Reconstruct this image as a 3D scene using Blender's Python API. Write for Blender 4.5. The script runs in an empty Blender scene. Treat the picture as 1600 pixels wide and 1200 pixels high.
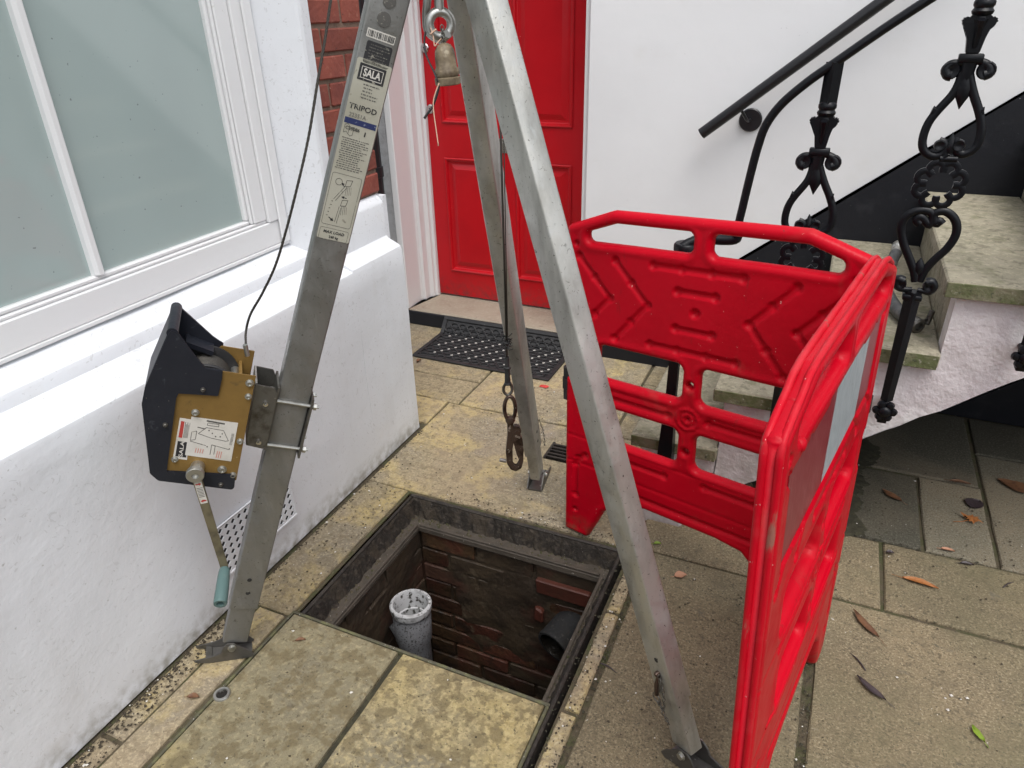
import bpy, bmesh, math, random
import numpy as np
from mathutils import Vector, Matrix
random.seed(7)
R = math.radians
C = bpy.context.scene.collection
S = bpy.context.scene

# ------------------------------------------------------------------ camera, sky, sun, exposure
cd = bpy.data.cameras.new("camera"); cam = bpy.data.objects.new("camera", cd); C.objects.link(cam)
cd.sensor_width = 36; cd.lens = 36 * 1109.7476 / 1600; cd.clip_start = 0.02; cd.clip_end = 500
rx, ux, fx = Vector((0.9133,0.4068,-0.0216)), Vector((-0.1738,0.437,0.8825)), Vector((-0.3685,0.8022,-0.4697))
M = Matrix((rx, ux, -fx)).transposed().to_4x4(); M.translation = (0, 0, 1.55)
cam.matrix_world = M
S.camera = cam
wd = bpy.data.worlds.new("World"); S.world = wd; wd.use_nodes = True
wn, wl = wd.node_tree.nodes, wd.node_tree.links
sky = wn.new("ShaderNodeTexSky"); sky.sky_type = 'NISHITA'; sky.sun_disc = False
SUN_EL, SUN_AZ = 65, 142      # azimuth clockwise from +Y
sky.sun_elevation = R(SUN_EL); sky.sun_rotation = R(SUN_AZ); sky.dust_density = 3.0; sky.air_density = 1.2
hs = wn.new("ShaderNodeHueSaturation"); hs.inputs['Saturation'].default_value = 0.32
wl.new(sky.outputs[0], hs.inputs['Color'])
bg = wn["Background"]; bg.inputs[1].default_value = 0.15
wl.new(hs.outputs[0], bg.inputs[0])
sd = bpy.data.lights.new("sun", 'SUN'); sd.energy = 1.0; sd.angle = R(36); sd.color = (1.0, 0.975, 0.94)
sun = bpy.data.objects.new("sun", sd); C.objects.link(sun)
dv = Vector((math.sin(R(SUN_AZ)) * math.cos(R(SUN_EL)), math.cos(R(SUN_AZ)) * math.cos(R(SUN_EL)), math.sin(R(SUN_EL))))
sun.rotation_euler = dv.to_track_quat('Z', 'Y').to_euler(); sun.location = dv * 20
S.view_settings.view_transform = 'Standard'; S.view_settings.look = 'None'
S.view_settings.gamma = 1.0; S.view_settings.use_curve_mapping = False
S.view_settings.exposure = 0.66

# ------------------------------------------------------------------ materials
def srgb(r, g, b):
    f = lambda c: (c / 255 / 12.92) if c / 255 <= .04045 else ((c / 255 + .055) / 1.055) ** 2.4
    return (f(r), f(g), f(b), 1)
def mat(name, base, rough=.6, metal=0., layers=(), bumps=(), rand=0., coat=0., spec=.5, roughvar=None, stretch=None, zdirt=None, facing=None):
    """layers: (scale, lo, hi, colour, detail[, distortion[, stretch]]); bumps: (scale, height, detail[, stretch])"""
    m = bpy.data.materials.new(name); m.use_nodes = True
    N, L = m.node_tree.nodes, m.node_tree.links
    b = N["Principled BSDF"]
    b.inputs['Roughness'].default_value = rough; b.inputs['Metallic'].default_value = metal
    b.inputs['Specular IOR Level'].default_value = spec
    if coat: b.inputs['Coat Weight'].default_value = coat; b.inputs['Coat Roughness'].default_value = .12
    geo = N.new("ShaderNodeNewGeometry")
    def coords(st):
        if not st: return geo.outputs['Position']
        mp = N.new("ShaderNodeMapping"); mp.inputs['Scale'].default_value = st[:3]
        if len(st) > 3: mp.inputs['Rotation'].default_value = (st[3], st[4], st[5])
        L.new(geo.outputs['Position'], mp.inputs[0]); return mp.outputs[0]
    def noise(sc, det, st=None, dist=0., off=0.):
        n = N.new("ShaderNodeTexNoise"); n.inputs['Scale'].default_value = sc; n.inputs['Detail'].default_value = det
        n.inputs['Distortion'].default_value = dist; n.inputs['Roughness'].default_value = .6
        if off:
            ad = N.new("ShaderNodeVectorMath"); ad.inputs[1].default_value = (off, off * .7, -off)
            L.new(coords(st or stretch), ad.inputs[0]); L.new(ad.outputs[0], n.inputs[0])
        else: L.new(coords(st or stretch), n.inputs[0])
        return n.outputs[0]
    rgb = N.new("ShaderNodeRGB"); rgb.outputs[0].default_value = tuple(base[:3]) + (1,)
    col = rgb.outputs[0]
    def mix(fac, a, c):
        mx = N.new("ShaderNodeMix"); mx.data_type = 'RGBA'
        L.new(fac, mx.inputs[0]); L.new(a, mx.inputs[6])
        mx.inputs[7].default_value = tuple(c[:3]) + (1,)
        return mx.outputs[2]
    for i, ly in enumerate(layers):
        sc, lo, hi, c, det = ly[:5]; dist = ly[5] if len(ly) > 5 else 0.; st = ly[6] if len(ly) > 6 else None
        mr = N.new("ShaderNodeMapRange"); mr.inputs[1].default_value = lo; mr.inputs[2].default_value = hi; mr.clamp = True
        if len(c) > 4: mr.inputs[4].default_value = c[4]
        L.new(noise(sc, det, st, dist, 3.7 * (i + 1)), mr.inputs[0])
        col = mix(mr.outputs[0], col, c)
    if zdirt:      # splash-stain band: (z0, z1, colour, noise scale)
        z0, z1, c, sc = zdirt
        sp = N.new("ShaderNodeSeparateXYZ"); L.new(geo.outputs['Position'], sp.inputs[0])
        mr = N.new("ShaderNodeMapRange"); mr.inputs[1].default_value = z1; mr.inputs[2].default_value = z0
        L.new(sp.outputs[2], mr.inputs[0])
        nz = N.new("ShaderNodeMapRange"); nz.inputs[1].default_value = .38; nz.inputs[2].default_value = .68
        L.new(noise(sc, 6), nz.inputs[0])
        mu = N.new("ShaderNodeMath"); mu.operation = 'MULTIPLY'; L.new(mr.outputs[0], mu.inputs[0]); L.new(nz.outputs[0], mu.inputs[1])
        col = mix(mu.outputs[0], col, c)
    if rand:
        oi = N.new("ShaderNodeObjectInfo")
        mr = N.new("ShaderNodeMapRange"); mr.inputs[3].default_value = 1 - rand; mr.inputs[4].default_value = 1 + rand
        L.new(oi.outputs['Random'], mr.inputs[0])
        h = N.new("ShaderNodeHueSaturation"); L.new(mr.outputs[0], h.inputs['Value']); L.new(col, h.inputs['Color']); col = h.outputs[0]
    L.new(col, b.inputs['Base Color'])
    if roughvar:
        sc, lo, hi = roughvar
        mr = N.new("ShaderNodeMapRange"); mr.inputs[1].default_value = .35; mr.inputs[2].default_value = .65
        mr.inputs[3].default_value = lo; mr.inputs[4].default_value = hi
        L.new(noise(sc, 5), mr.inputs[0]); L.new(mr.outputs[0], b.inputs['Roughness'])
    last = None
    for bp in bumps:
        sc, h, det = bp[:3]; st = bp[3] if len(bp) > 3 else None
        bu = N.new("ShaderNodeBump"); bu.inputs['Strength'].default_value = 1; bu.inputs['Distance'].default_value = h
        L.new(noise(sc, det, st), bu.inputs['Height'])
        if last: L.new(last, bu.inputs['Normal'])
        last = bu.outputs[0]
    if last: L.new(last, b.inputs['Normal'])
    return m
def A4(c, a): return (c[0], c[1], c[2], 1, a)

MT = {}
MT['plaster'] = mat('white_masonry_paint', (.725, .745, .775), .55,
    layers=[(2.0, .52, .70, A4((.60, .61, .615), .45), 6, 0, (1, 3.2, .45)), (26, .645, .66, A4((.42, .42, .42), .35), 2, 4.0), (2.2, .45, .75, A4((.67, .69, .72), .7), 5), (75, .72, .77, A4((.30, .29, .26), .5), 2), (6, .62, .8, A4((.66, .64, .60), .3), 6)],
    bumps=[(9, .0026, 4, (1, .8, 1.1)), (60, .0006, 4), (3, .005, 2)], zdirt=(0, .085, (.26, .24, .19), 24), spec=.35)
MT['plaster_smooth'] = mat('smooth_white_wall_paint', (.80, .805, .815), .5, layers=[(1.3, .42, .68, A4((.745, .75, .76), .8), 5), (5, .60, .80, A4((.70, .69, .66), .35), 7), (110, .74, .79, A4((.3, .3, .28), .4), 2)],
    bumps=[(7, .0014, 3), (40, .0004, 5)], zdirt=(0, .3, (.5, .48, .42), 14), spec=.35)
MT['sill_paint'] = mat('white_sill_paint', (.78, .79, .80), .5,
    layers=[(30, .66, .74, A4((.45, .40, .32), .5), 3), (5, .60, .75, A4((.66, .62, .53), .5), 6, 1.0, (2, .6, 1)), (70, .72, .78, A4((.2, .2, .2), .6), 2)],
    bumps=[(16, .0015, 3), (90, .0004, 3)])
MT['timber_white'] = mat('white_gloss_timber', (.76, .765, .77), .28, layers=[(3, .5, .85, A4((.74, .74, .72), .4), 3), (50, .70, .78, A4((.4, .37, .3), .35), 3)],
    bumps=[(25, .0006, 2)], coat=.25)
MT['roughcast'] = mat('grey_painted_roughcast', (.56, .58, .60), .7, layers=[(30, .5, .7, A4((.38, .39, .40), .6), 4)], bumps=[(120, .003, 4), (12, .006, 3)], zdirt=(0, .2, (.15, .14, .12), 18))
MT['brick'] = mat('red_brick', (.235, .060, .040), .82, layers=[(7, .45, .7, A4((.15, .038, .030), .8), 5), (45, .58, .70, A4((.34, .14, .10), .6), 5), (80, .68, .74, (.05, .03, .03), 2), (26, .70, .75, (.55, .42, .36), 5)],
    bumps=[(70, .0025, 5), (12, .004, 3)], rand=.22)
MT['mortar'] = mat('lime_mortar', (.20, .135, .10), .95, layers=[(50, .5, .7, (.13, .09, .07), 5)], bumps=[(120, .003, 4)])
MT['glass'] = mat('frosted_window_glass', (.42, .50, .485), .07, layers=[(1.1, .4, .7, A4((.36, .425, .42), .8), 3, .8, (1, 1.2, .5)), (1.4, .50, .53, A4((.33, .41, .40), .5), 1, .3, (1, 1, .4)), (90, .76, .8, A4((.1, .1, .1), .6), 1)], spec=.8)
MT['dark_room'] = mat('dark_gap', (.02, .02, .02), .8)
MT['door_red'] = mat('red_gloss_door_paint', (.50, .0035, .010), .34, layers=[(4, .45, .75, A4((.42, .003, .009), .8), 3), (60, .74, .79, A4((.6, .3, .25), .5), 2)], bumps=[(30, .0005, 2), (5, .0006, 1), (14, .0006, 3, (6, 6, .6))], coat=.12, spec=.35, zdirt=(.09, .22, (.20, .03, .03), 30))
MT['paint_black'] = mat('black_masonry_paint', (.008, .009, .013), .6, layers=[(9, .55, .75, A4((.032, .034, .04), .6), 6), (70, .74, .78, (.22, .22, .22), 2)], bumps=[(30, .0012, 4)], spec=.35)
MT['iron'] = mat('black_cast_iron_gloss', (.0035, .004, .006), .38, layers=[(60, .70, .78, (.04, .036, .03), 4)], bumps=[(60, .0006, 3)], spec=.3)
MT['pipe_black'] = mat('black_plastic_pipe', (.012, .012, .014), .35)
MT['chrome'] = mat('worn_chrome', (.62, .62, .62), .22, 1.)
MT['stone_step'] = mat('mossy_stone_tread', (.30, .27, .20), .85, layers=[(6, .42, .62, A4((.20, .185, .125), .7), 7), (70, .5, .62, A4((.38, .345, .25), .7), 6), (14, .56, .70, A4((.12, .125, .055), .6), 8), (34, .54, .62, A4((.14, .125, .085), .65), 9), (120, .64, .72, (.06, .055, .04), 3), (12, .70, .74, A4((.22, .05, .03), .7), 5, 1.5, (.6, 2.4, 1))],
    bumps=[(60, .003, 5), (10, .006, 4)], rand=.1)
MT['stone_edge'] = mat('green_stained_step_edge', (.20, .185, .12), .9, layers=[(14, .42, .6, A4((.085, .105, .035), .85), 6), (70, .6, .7, (.36, .34, .27), 4), (50, .62, .72, (.05, .05, .03), 4)], bumps=[(70, .004, 5)], rand=.1)
MT['render_string'] = mat('cracked_white_string_render', (.80, .79, .78), .6, layers=[(5, .42, .7, A4((.50, .47, .49), .8), 6), (40, .68, .74, A4((.28, .26, .24), .8), 4), (3, .52, .6, A4((.60, .54, .56), .7), 3)],
    bumps=[(16, .010, 6, (1, 1, 1)), (60, .002, 4)], zdirt=(-.1, .35, (.25, .23, .17), 12))
MT['pave_buff'] = mat('riven_buff_paving', (.285, .232, .138), .86, layers=[
    (2.6, .42, .58, A4((.215, .185, .135), .9), 6, .6), (3.4, .51, .60, A4((.43, .335, .14), .8), 12, .25), (120, .50, .62, A4((.45, .38, .25), .65), 6), (60, .54, .62, A4((.15, .118, .072), .7), 8), (24, .50, .60, A4((.18, .145, .09), .6), 10), (1.5, .50, .60, A4((.33, .245, .165), .25), 5),
    (11, .60, .74, A4((.17, .145, .105), .75), 8, 1.2), (160, .66, .72, (.07, .06, .04), 2), (48, .73, .78, (.05, .045, .03), 3), (2.0, .58, .7, A4((.27, .22, .19), .6), 4)],
    bumps=[(7, .012, 6), (34, .006, 9), (160, .0016, 3)], rand=.12)
MT['pave_cover'] = mat('yellow_lichened_cover_slab', (.285, .240, .140), .86, layers=[
    (2.4, .44, .58, A4((.195, .172, .115), .9), 6, .6), (2.3, .42, .60, A4((.40, .315, .13), .8), 12, .25), (75, .47, .62, A4((.50, .41, .215), .6), 7), (26, .50, .58, A4((.15, .118, .06), .75), 10), (70, .58, .64, A4((.10, .08, .045), .7), 7),
    (13, .62, .74, A4((.13, .115, .08), .8), 8, 1.2), (60, .55, .66, A4((.23, .185, .10), .6), 7), (150, .68, .73, (.07, .06, .04), 2)],
    bumps=[(8, .014, 6), (34, .009, 9), (150, .0016, 3)], rand=.06)
MT['pave_cover_grey'] = mat('olive_grey_cover_slab', (.235, .205, .125), .86, layers=[
    (2.4, .44, .58, A4((.195, .172, .115), .9), 6, .6), (2.1, .55, .66, A4((.42, .33, .13), .75), 12, .25), (75, .52, .64, A4((.40, .34, .20), .5), 7), (26, .50, .58, A4((.15, .118, .06), .75), 10), (70, .58, .64, A4((.10, .08, .045), .7), 7),
    (13, .62, .74, A4((.13, .115, .08), .8), 8, 1.2), (60, .55, .66, A4((.23, .185, .10), .6), 7), (150, .68, .73, (.07, .06, .04), 2)],
    bumps=[(8, .014, 6), (34, .009, 9), (150, .0016, 3)], rand=.06)
MT['pave_grey'] = mat('weathered_concrete_paving', (.225, .178, .106), .9, layers=[
    (2.2, .42, .60, A4((.165, .135, .082), .9), 8, .4), (150, .50, .61, A4((.36, .30, .195), .7), 5), (85, .56, .63, A4((.10, .08, .05), .75), 7), (210, .58, .64, A4((.05, .042, .03), .8), 2), (22, .48, .64, A4((.150, .120, .074), .55), 10), (1.1, .50, .62, A4((.13, .122, .065), .5), 7),
    (16, .64, .72, A4((.13, .115, .085), .7), 8, .8), (9, .70, .76, A4((.52, .50, .44), .8), 10), (45, .66, .70, A4((.09, .08, .055), .8), 5), (26, .70, .73, A4((.55, .53, .48), .8), 6), (60, .74, .78, (.04, .035, .03), 3)],
    bumps=[(50, .0040, 8), (200, .0016, 3), (6, .004, 3)], rand=.13)
MT['pave_shade'] = mat('shade_dark_paving_under_stair', (.125, .105, .072), .85, layers=[(2.2, .42, .60, A4((.065, .062, .045), .9), 6, .4), (150, .50, .64, A4((.17, .16, .12), .7), 4), (210, .58, .65, A4((.03, .026, .02), .8), 2), (9, .66, .74, A4((.04, .05, .02), .8), 7)],
    bumps=[(60, .003, 6), (200, .002, 3)], rand=.12)  # paving colour darkened to stand in for the shade under the stair
MT['pave_half_shade'] = mat('half_shade_paving_by_stair', (.235, .195, .13), .85, layers=[(2.2, .42, .60, A4((.15, .135, .095), .9), 6, .4), (150, .50, .64, A4((.28, .26, .20), .7), 4), (210, .58, .65, A4((.03, .026, .02), .8), 2), (9, .66, .74, A4((.04, .05, .02), .8), 7)],
    bumps=[(60, .003, 6), (200, .002, 3)], rand=.12)  # lighter step of that shade, painted into the slabs by the stair
MT['threshold'] = mat('worn_pinkish_threshold_stone', (.32, .275, .21), .8, layers=[(5, .45, .62, A4((.26, .205, .155), .8), 8), (60, .5, .7, A4((.42, .36, .29), .5), 5), (12, .62, .72, A4((.13, .10, .08), .7), 8, 1.0)], bumps=[(40, .003, 7)])
MT['soil'] = mat('mossy_joint_dirt', (.085, .068, .042), .98, layers=[(18, .45, .6, A4((.055, .062, .022), .8), 6), (90, .6, .7, (.16, .135, .10), 4)], bumps=[(60, .006, 5)])
MT['moss_wet'] = mat('wet_dark_moss', (.036, .033, .019), .9, layers=[(40, .5, .65, (.060, .056, .03), 6)], bumps=[(50, .008, 6)])
MT['frame_iron'] = mat('corroded_dirty_steel', (.022, .018, .015), .66, layers=[(25, .45, .65, A4((.05, .041, .032), .8), 7), (12, .55, .7, (.035, .028, .018), 5), (130, .70, .74, (.40, .38, .34), 3)], bumps=[(45, .006, 6), (150, .0025, 4)])
MT['frame_ledge'] = mat('muddy_steel_ledge', (.072, .058, .044), .7, layers=[(22, .45, .62, A4((.05, .042, .032), .85), 7), (120, .68, .73, (.40, .37, .33), 3)], bumps=[(50, .004, 6)])
MT['tray_edge'] = mat('mossy_tray_edge', (.075, .07, .045), .75, layers=[(30, .45, .62, A4((.14, .14, .06), .8), 6), (140, .68, .72, (.4, .38, .34), 2)], bumps=[(60, .003, 5)])
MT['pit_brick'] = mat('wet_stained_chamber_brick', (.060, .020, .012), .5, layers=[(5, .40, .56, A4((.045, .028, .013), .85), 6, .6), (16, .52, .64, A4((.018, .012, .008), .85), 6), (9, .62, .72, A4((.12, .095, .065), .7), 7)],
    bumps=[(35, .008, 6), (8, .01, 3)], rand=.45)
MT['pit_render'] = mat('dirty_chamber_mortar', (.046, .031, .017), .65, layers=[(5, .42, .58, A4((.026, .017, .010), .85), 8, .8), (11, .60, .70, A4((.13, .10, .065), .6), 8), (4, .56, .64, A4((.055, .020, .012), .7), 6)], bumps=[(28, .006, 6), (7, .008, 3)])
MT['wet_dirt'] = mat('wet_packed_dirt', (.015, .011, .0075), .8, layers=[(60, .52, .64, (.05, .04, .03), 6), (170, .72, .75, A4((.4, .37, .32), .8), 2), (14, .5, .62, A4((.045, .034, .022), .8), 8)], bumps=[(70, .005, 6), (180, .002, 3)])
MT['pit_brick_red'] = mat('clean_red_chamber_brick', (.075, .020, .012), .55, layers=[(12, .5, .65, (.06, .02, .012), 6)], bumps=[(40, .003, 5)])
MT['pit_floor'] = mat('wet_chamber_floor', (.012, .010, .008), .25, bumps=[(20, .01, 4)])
MT['pvc_grey'] = mat('speckled_grey_pvc', (.15, .155, .165), .42, layers=[(10, .45, .7, A4((.22, .22, .23), .7), 5), (170, .56, .62, (.035, .033, .03), 2), (55, .64, .7, (.06, .055, .05), 4)], bumps=[(120, .0012, 3)])
MT['pvc_rim'] = mat('dirty_white_pvc_rim', (.46, .465, .47), .4, layers=[(60, .54, .60, (.05, .047, .04), 5), (14, .55, .7, (.30, .30, .30), 4)])
MT['pipe_dark'] = mat('dark_drain_pipe', (.012, .012, .013), .85, layers=[(90, .60, .68, (.075, .07, .062), 4), (14, .5, .7, (.02, .018, .015), 5)], bumps=[(70, .002, 4)])
MT['alu'] = mat('scratched_aluminium_extrusion', (.50, .495, .46), .42, .7, layers=[(5, .42, .7, A4((.25, .245, .22), .8), 6, 0, (3, 3, .8)), (30, .58, .70, A4((.50, .51, .50), .6), 6, 0, (1.6, 1.6, .5)), (50, .62, .66, A4((.12, .115, .10), .6), 9, 3.0), (110, .70, .74, (.10, .095, .085), 2)],
    bumps=[(45, .0006, 5, (2, 2, .5)), (180, .0003, 3)], roughvar=(22, .34, .58))
MT['alu_grey'] = mat('dull_grey_aluminium_extrusion', (.27, .27, .26), .42, .7, layers=[(5, .42, .7, A4((.20, .20, .185), .8), 6, 0, (3, 3, .8)), (30, .58, .70, A4((.34, .345, .335), .5), 6, 0, (1.6, 1.6, .5)), (50, .62, .66, A4((.12, .115, .10), .6), 9, 3.0), (110, .70, .74, (.10, .095, .085), 2)],
    bumps=[(45, .0006, 5, (2, 2, .5)), (180, .0003, 3)], roughvar=(22, .34, .58))
MT['alu_dark'] = mat('dull_aluminium_foot', (.16, .155, .145), .5, .75, layers=[(30, .5, .7, (.12, .115, .10), 6), (70, .66, .72, (.38, .37, .35), 4)], bumps=[(70, .001, 4)])
MT['steel'] = mat('galvanised_steel', (.50, .50, .47), .36, .9, layers=[(25, .5, .7, A4((.28, .27, .24), .8), 5)], bumps=[(60, .0006, 4)])
MT['steel_dark'] = mat('dirty_cast_steel', (.17, .165, .15), .45, .8, layers=[(25, .5, .7, (.075, .065, .05), 5), (70, .68, .74, (.33, .31, .27), 3)], bumps=[(60, .0012, 4)])
MT['rust_steel'] = mat('worn_brown_forged_steel', (.10, .07, .056), .36, .7, layers=[(30, .48, .62, (.035, .022, .017), 5), (50, .62, .69, (.42, .38, .34), 4)], bumps=[(70, .001, 4)])
MT['cable'] = mat('grey_wire_rope', (.065, .06, .052), .5, .5)
MT['rubber'] = mat('black_rubber', (.016, .016, .017), .6, layers=[(20, .5, .75, A4((.04, .04, .04), .7), 5), (120, .72, .76, (.2, .2, .2), 2)], bumps=[(60, .001, 4)])
MT['winch_black'] = mat('navy_black_moulded_plastic', (.009, .011, .018), .5, layers=[(6, .5, .75, A4((.02, .022, .03), .7), 5), (35, .64, .73, A4((.055, .06, .07), .7), 6, 1.0), (160, .74, .77, (.25, .22, .18), 2)], bumps=[(40, .0008, 3)])
MT['gold'] = mat('gold_anodised_plate', (.27, .165, .048), .45, .3, layers=[(6, .42, .65, A4((.19, .115, .035), .8), 5), (40, .62, .72, A4((.10, .07, .035), .6), 6), (30, .70, .74, (.42, .33, .18), 4)], bumps=[(60, .0004, 3)])
MT['grip'] = mat('worn_teal_grip', (.085, .15, .145), .5, layers=[(30, .55, .7, (.16, .20, .185), 5)])
MT['barrier'] = mat('red_barrier_plastic', (.50, .0006, .012), .42, layers=[(3.2, .46, .66, A4((.42, .0008, .010), .9), 5), (7, .60, .74, A4((.36, .06, .05), .45), 9, .5), (16, .64, .72, A4((.24, .012, .014), .6), 8, 0, (2.5, 2.5, .5)), (150, .745, .77, A4((.75, .55, .5), .6), 2), (45, .74, .78, A4((.10, .03, .03), .7), 4)],
    bumps=[(25, .0012, 3), (120, .0004, 3)], roughvar=(9, .30, .52), zdirt=(0, .09, (.12, .07, .04), 30), spec=.16)
MT['barrier_worn'] = mat('scuffed_red_barrier_rim', (.50, .0015, .013), .45, spec=.2, layers=[(8, .50, .68, A4((.52, .03, .04), .8), 7, .5), (14, .64, .72, A4((.22, .15, .11), .75), 7, 0, (2.5, 2.5, .6)), (120, .70, .74, (.8, .6, .55), 3)], bumps=[(40, .0012, 4)])
MT['refl_white'] = mat('white_reflective_sheet', (.36, .39, .405), .45, layers=[(30, .45, .65, (.22, .245, .255), 6, 0, (12, 12, .8)), (60, .7, .75, (.2, .2, .2), 3)])
MT['refl_red'] = mat('scratched_red_reflective_sheet', (.20, .016, .025), .35, layers=[(30, .50, .70, (.33, .10, .10), 6, 0, (12, 12, .8))])
MT['sticker'] = mat('grubby_silver_sticker', (.42, .41, .34), .5, .1, layers=[(8, .45, .7, A4((.33, .32, .25), .8), 5), (60, .64, .71, (.22, .21, .17), 5, 1)])
MT['sticker_white'] = mat('white_paper_sticker', (.60, .58, .53), .6, layers=[(16, .5, .7, (.48, .46, .40), 5)])
MT['ink'] = mat('black_print', (.02, .02, .022), .6, layers=[(90, .62, .68, (.25, .24, .2), 3)])
MT['ink_grey'] = mat('faded_grey_print', (.085, .082, .075), .6, layers=[(120, .58, .66, (.30, .29, .24), 3)])
MT['ink_faint'] = mat('pencil_grey_print', (.13, .125, .11), .6)
MT['ink_navy'] = mat('navy_print', (.018, .028, .10), .5, layers=[(80, .62, .68, (.2, .22, .3), 3)])
MT['ink_red'] = mat('red_print', (.42, .05, .04), .6)
MT['ink_pink'] = mat('faded_red_print', (.55, .26, .22), .6)
MT['leaf_orange'] = mat('orange_dead_leaf', (.34, .13, .035), .6, layers=[(60, .5, .7, (.22, .07, .02), 4)], bumps=[(60, .002, 3)])
MT['leaf_brown'] = mat('brown_dead_leaf', (.16, .075, .035), .6, layers=[(50, .5, .7, (.08, .035, .02), 4)], bumps=[(60, .002, 3)])
MT['leaf_dark'] = mat('dark_wet_leaf', (.045, .033, .036), .45, bumps=[(60, .002, 3)])
MT['leaf_tan'] = mat('pale_tan_leaf', (.40, .20, .12), .6, bumps=[(60, .002, 3)])
MT['leaf_green'] = mat('green_leaf_scrap', (.20, .30, .03), .5)
MT['grit_dark'] = mat('dark_grit', (.045, .035, .022), .9)
MT['grit_white'] = mat('white_paint_chip', (.62, .60, .55), .7)
MT['arm_steel'] = mat('olive_stained_steel_arm', (.20, .175, .11), .5, .4, layers=[(25, .5, .7, (.11, .095, .065), 6), (60, .66, .72, (.38, .35, .27), 3)], bumps=[(60, .0006, 4)])
MT['light_block_wall'] = mat('light_block_wall_brown', (.22, .17, .13), .9, layers=[(6, .4, .6, A4((.12, .10, .08), .8), 6)], bumps=[(40, .004, 4)])  # for the unseen wall added to cut sky light
MT['hose'] = mat('grey_rubber_hose', (.045, .047, .05), .5, layers=[(30, .5, .7, (.13, .13, .125), 4)])
MT['dirty_plastic'] = mat('mud_stained_ferrule', (.21, .165, .105), .55, layers=[(28, .45, .62, (.085, .06, .038), 6), (40, .62, .7, (.36, .31, .22), 5)], bumps=[(60, .003, 5)])
MT['string'] = mat('frayed_pale_string', (.50, .33, .24), .9)
MT['mat_hole_pale'] = mat('pale_mat_hole_spots', (.42, .41, .38), .6)
MT['wrapper'] = mat('red_wrapper_scrap', (.55, .05, .04), .4)

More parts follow.
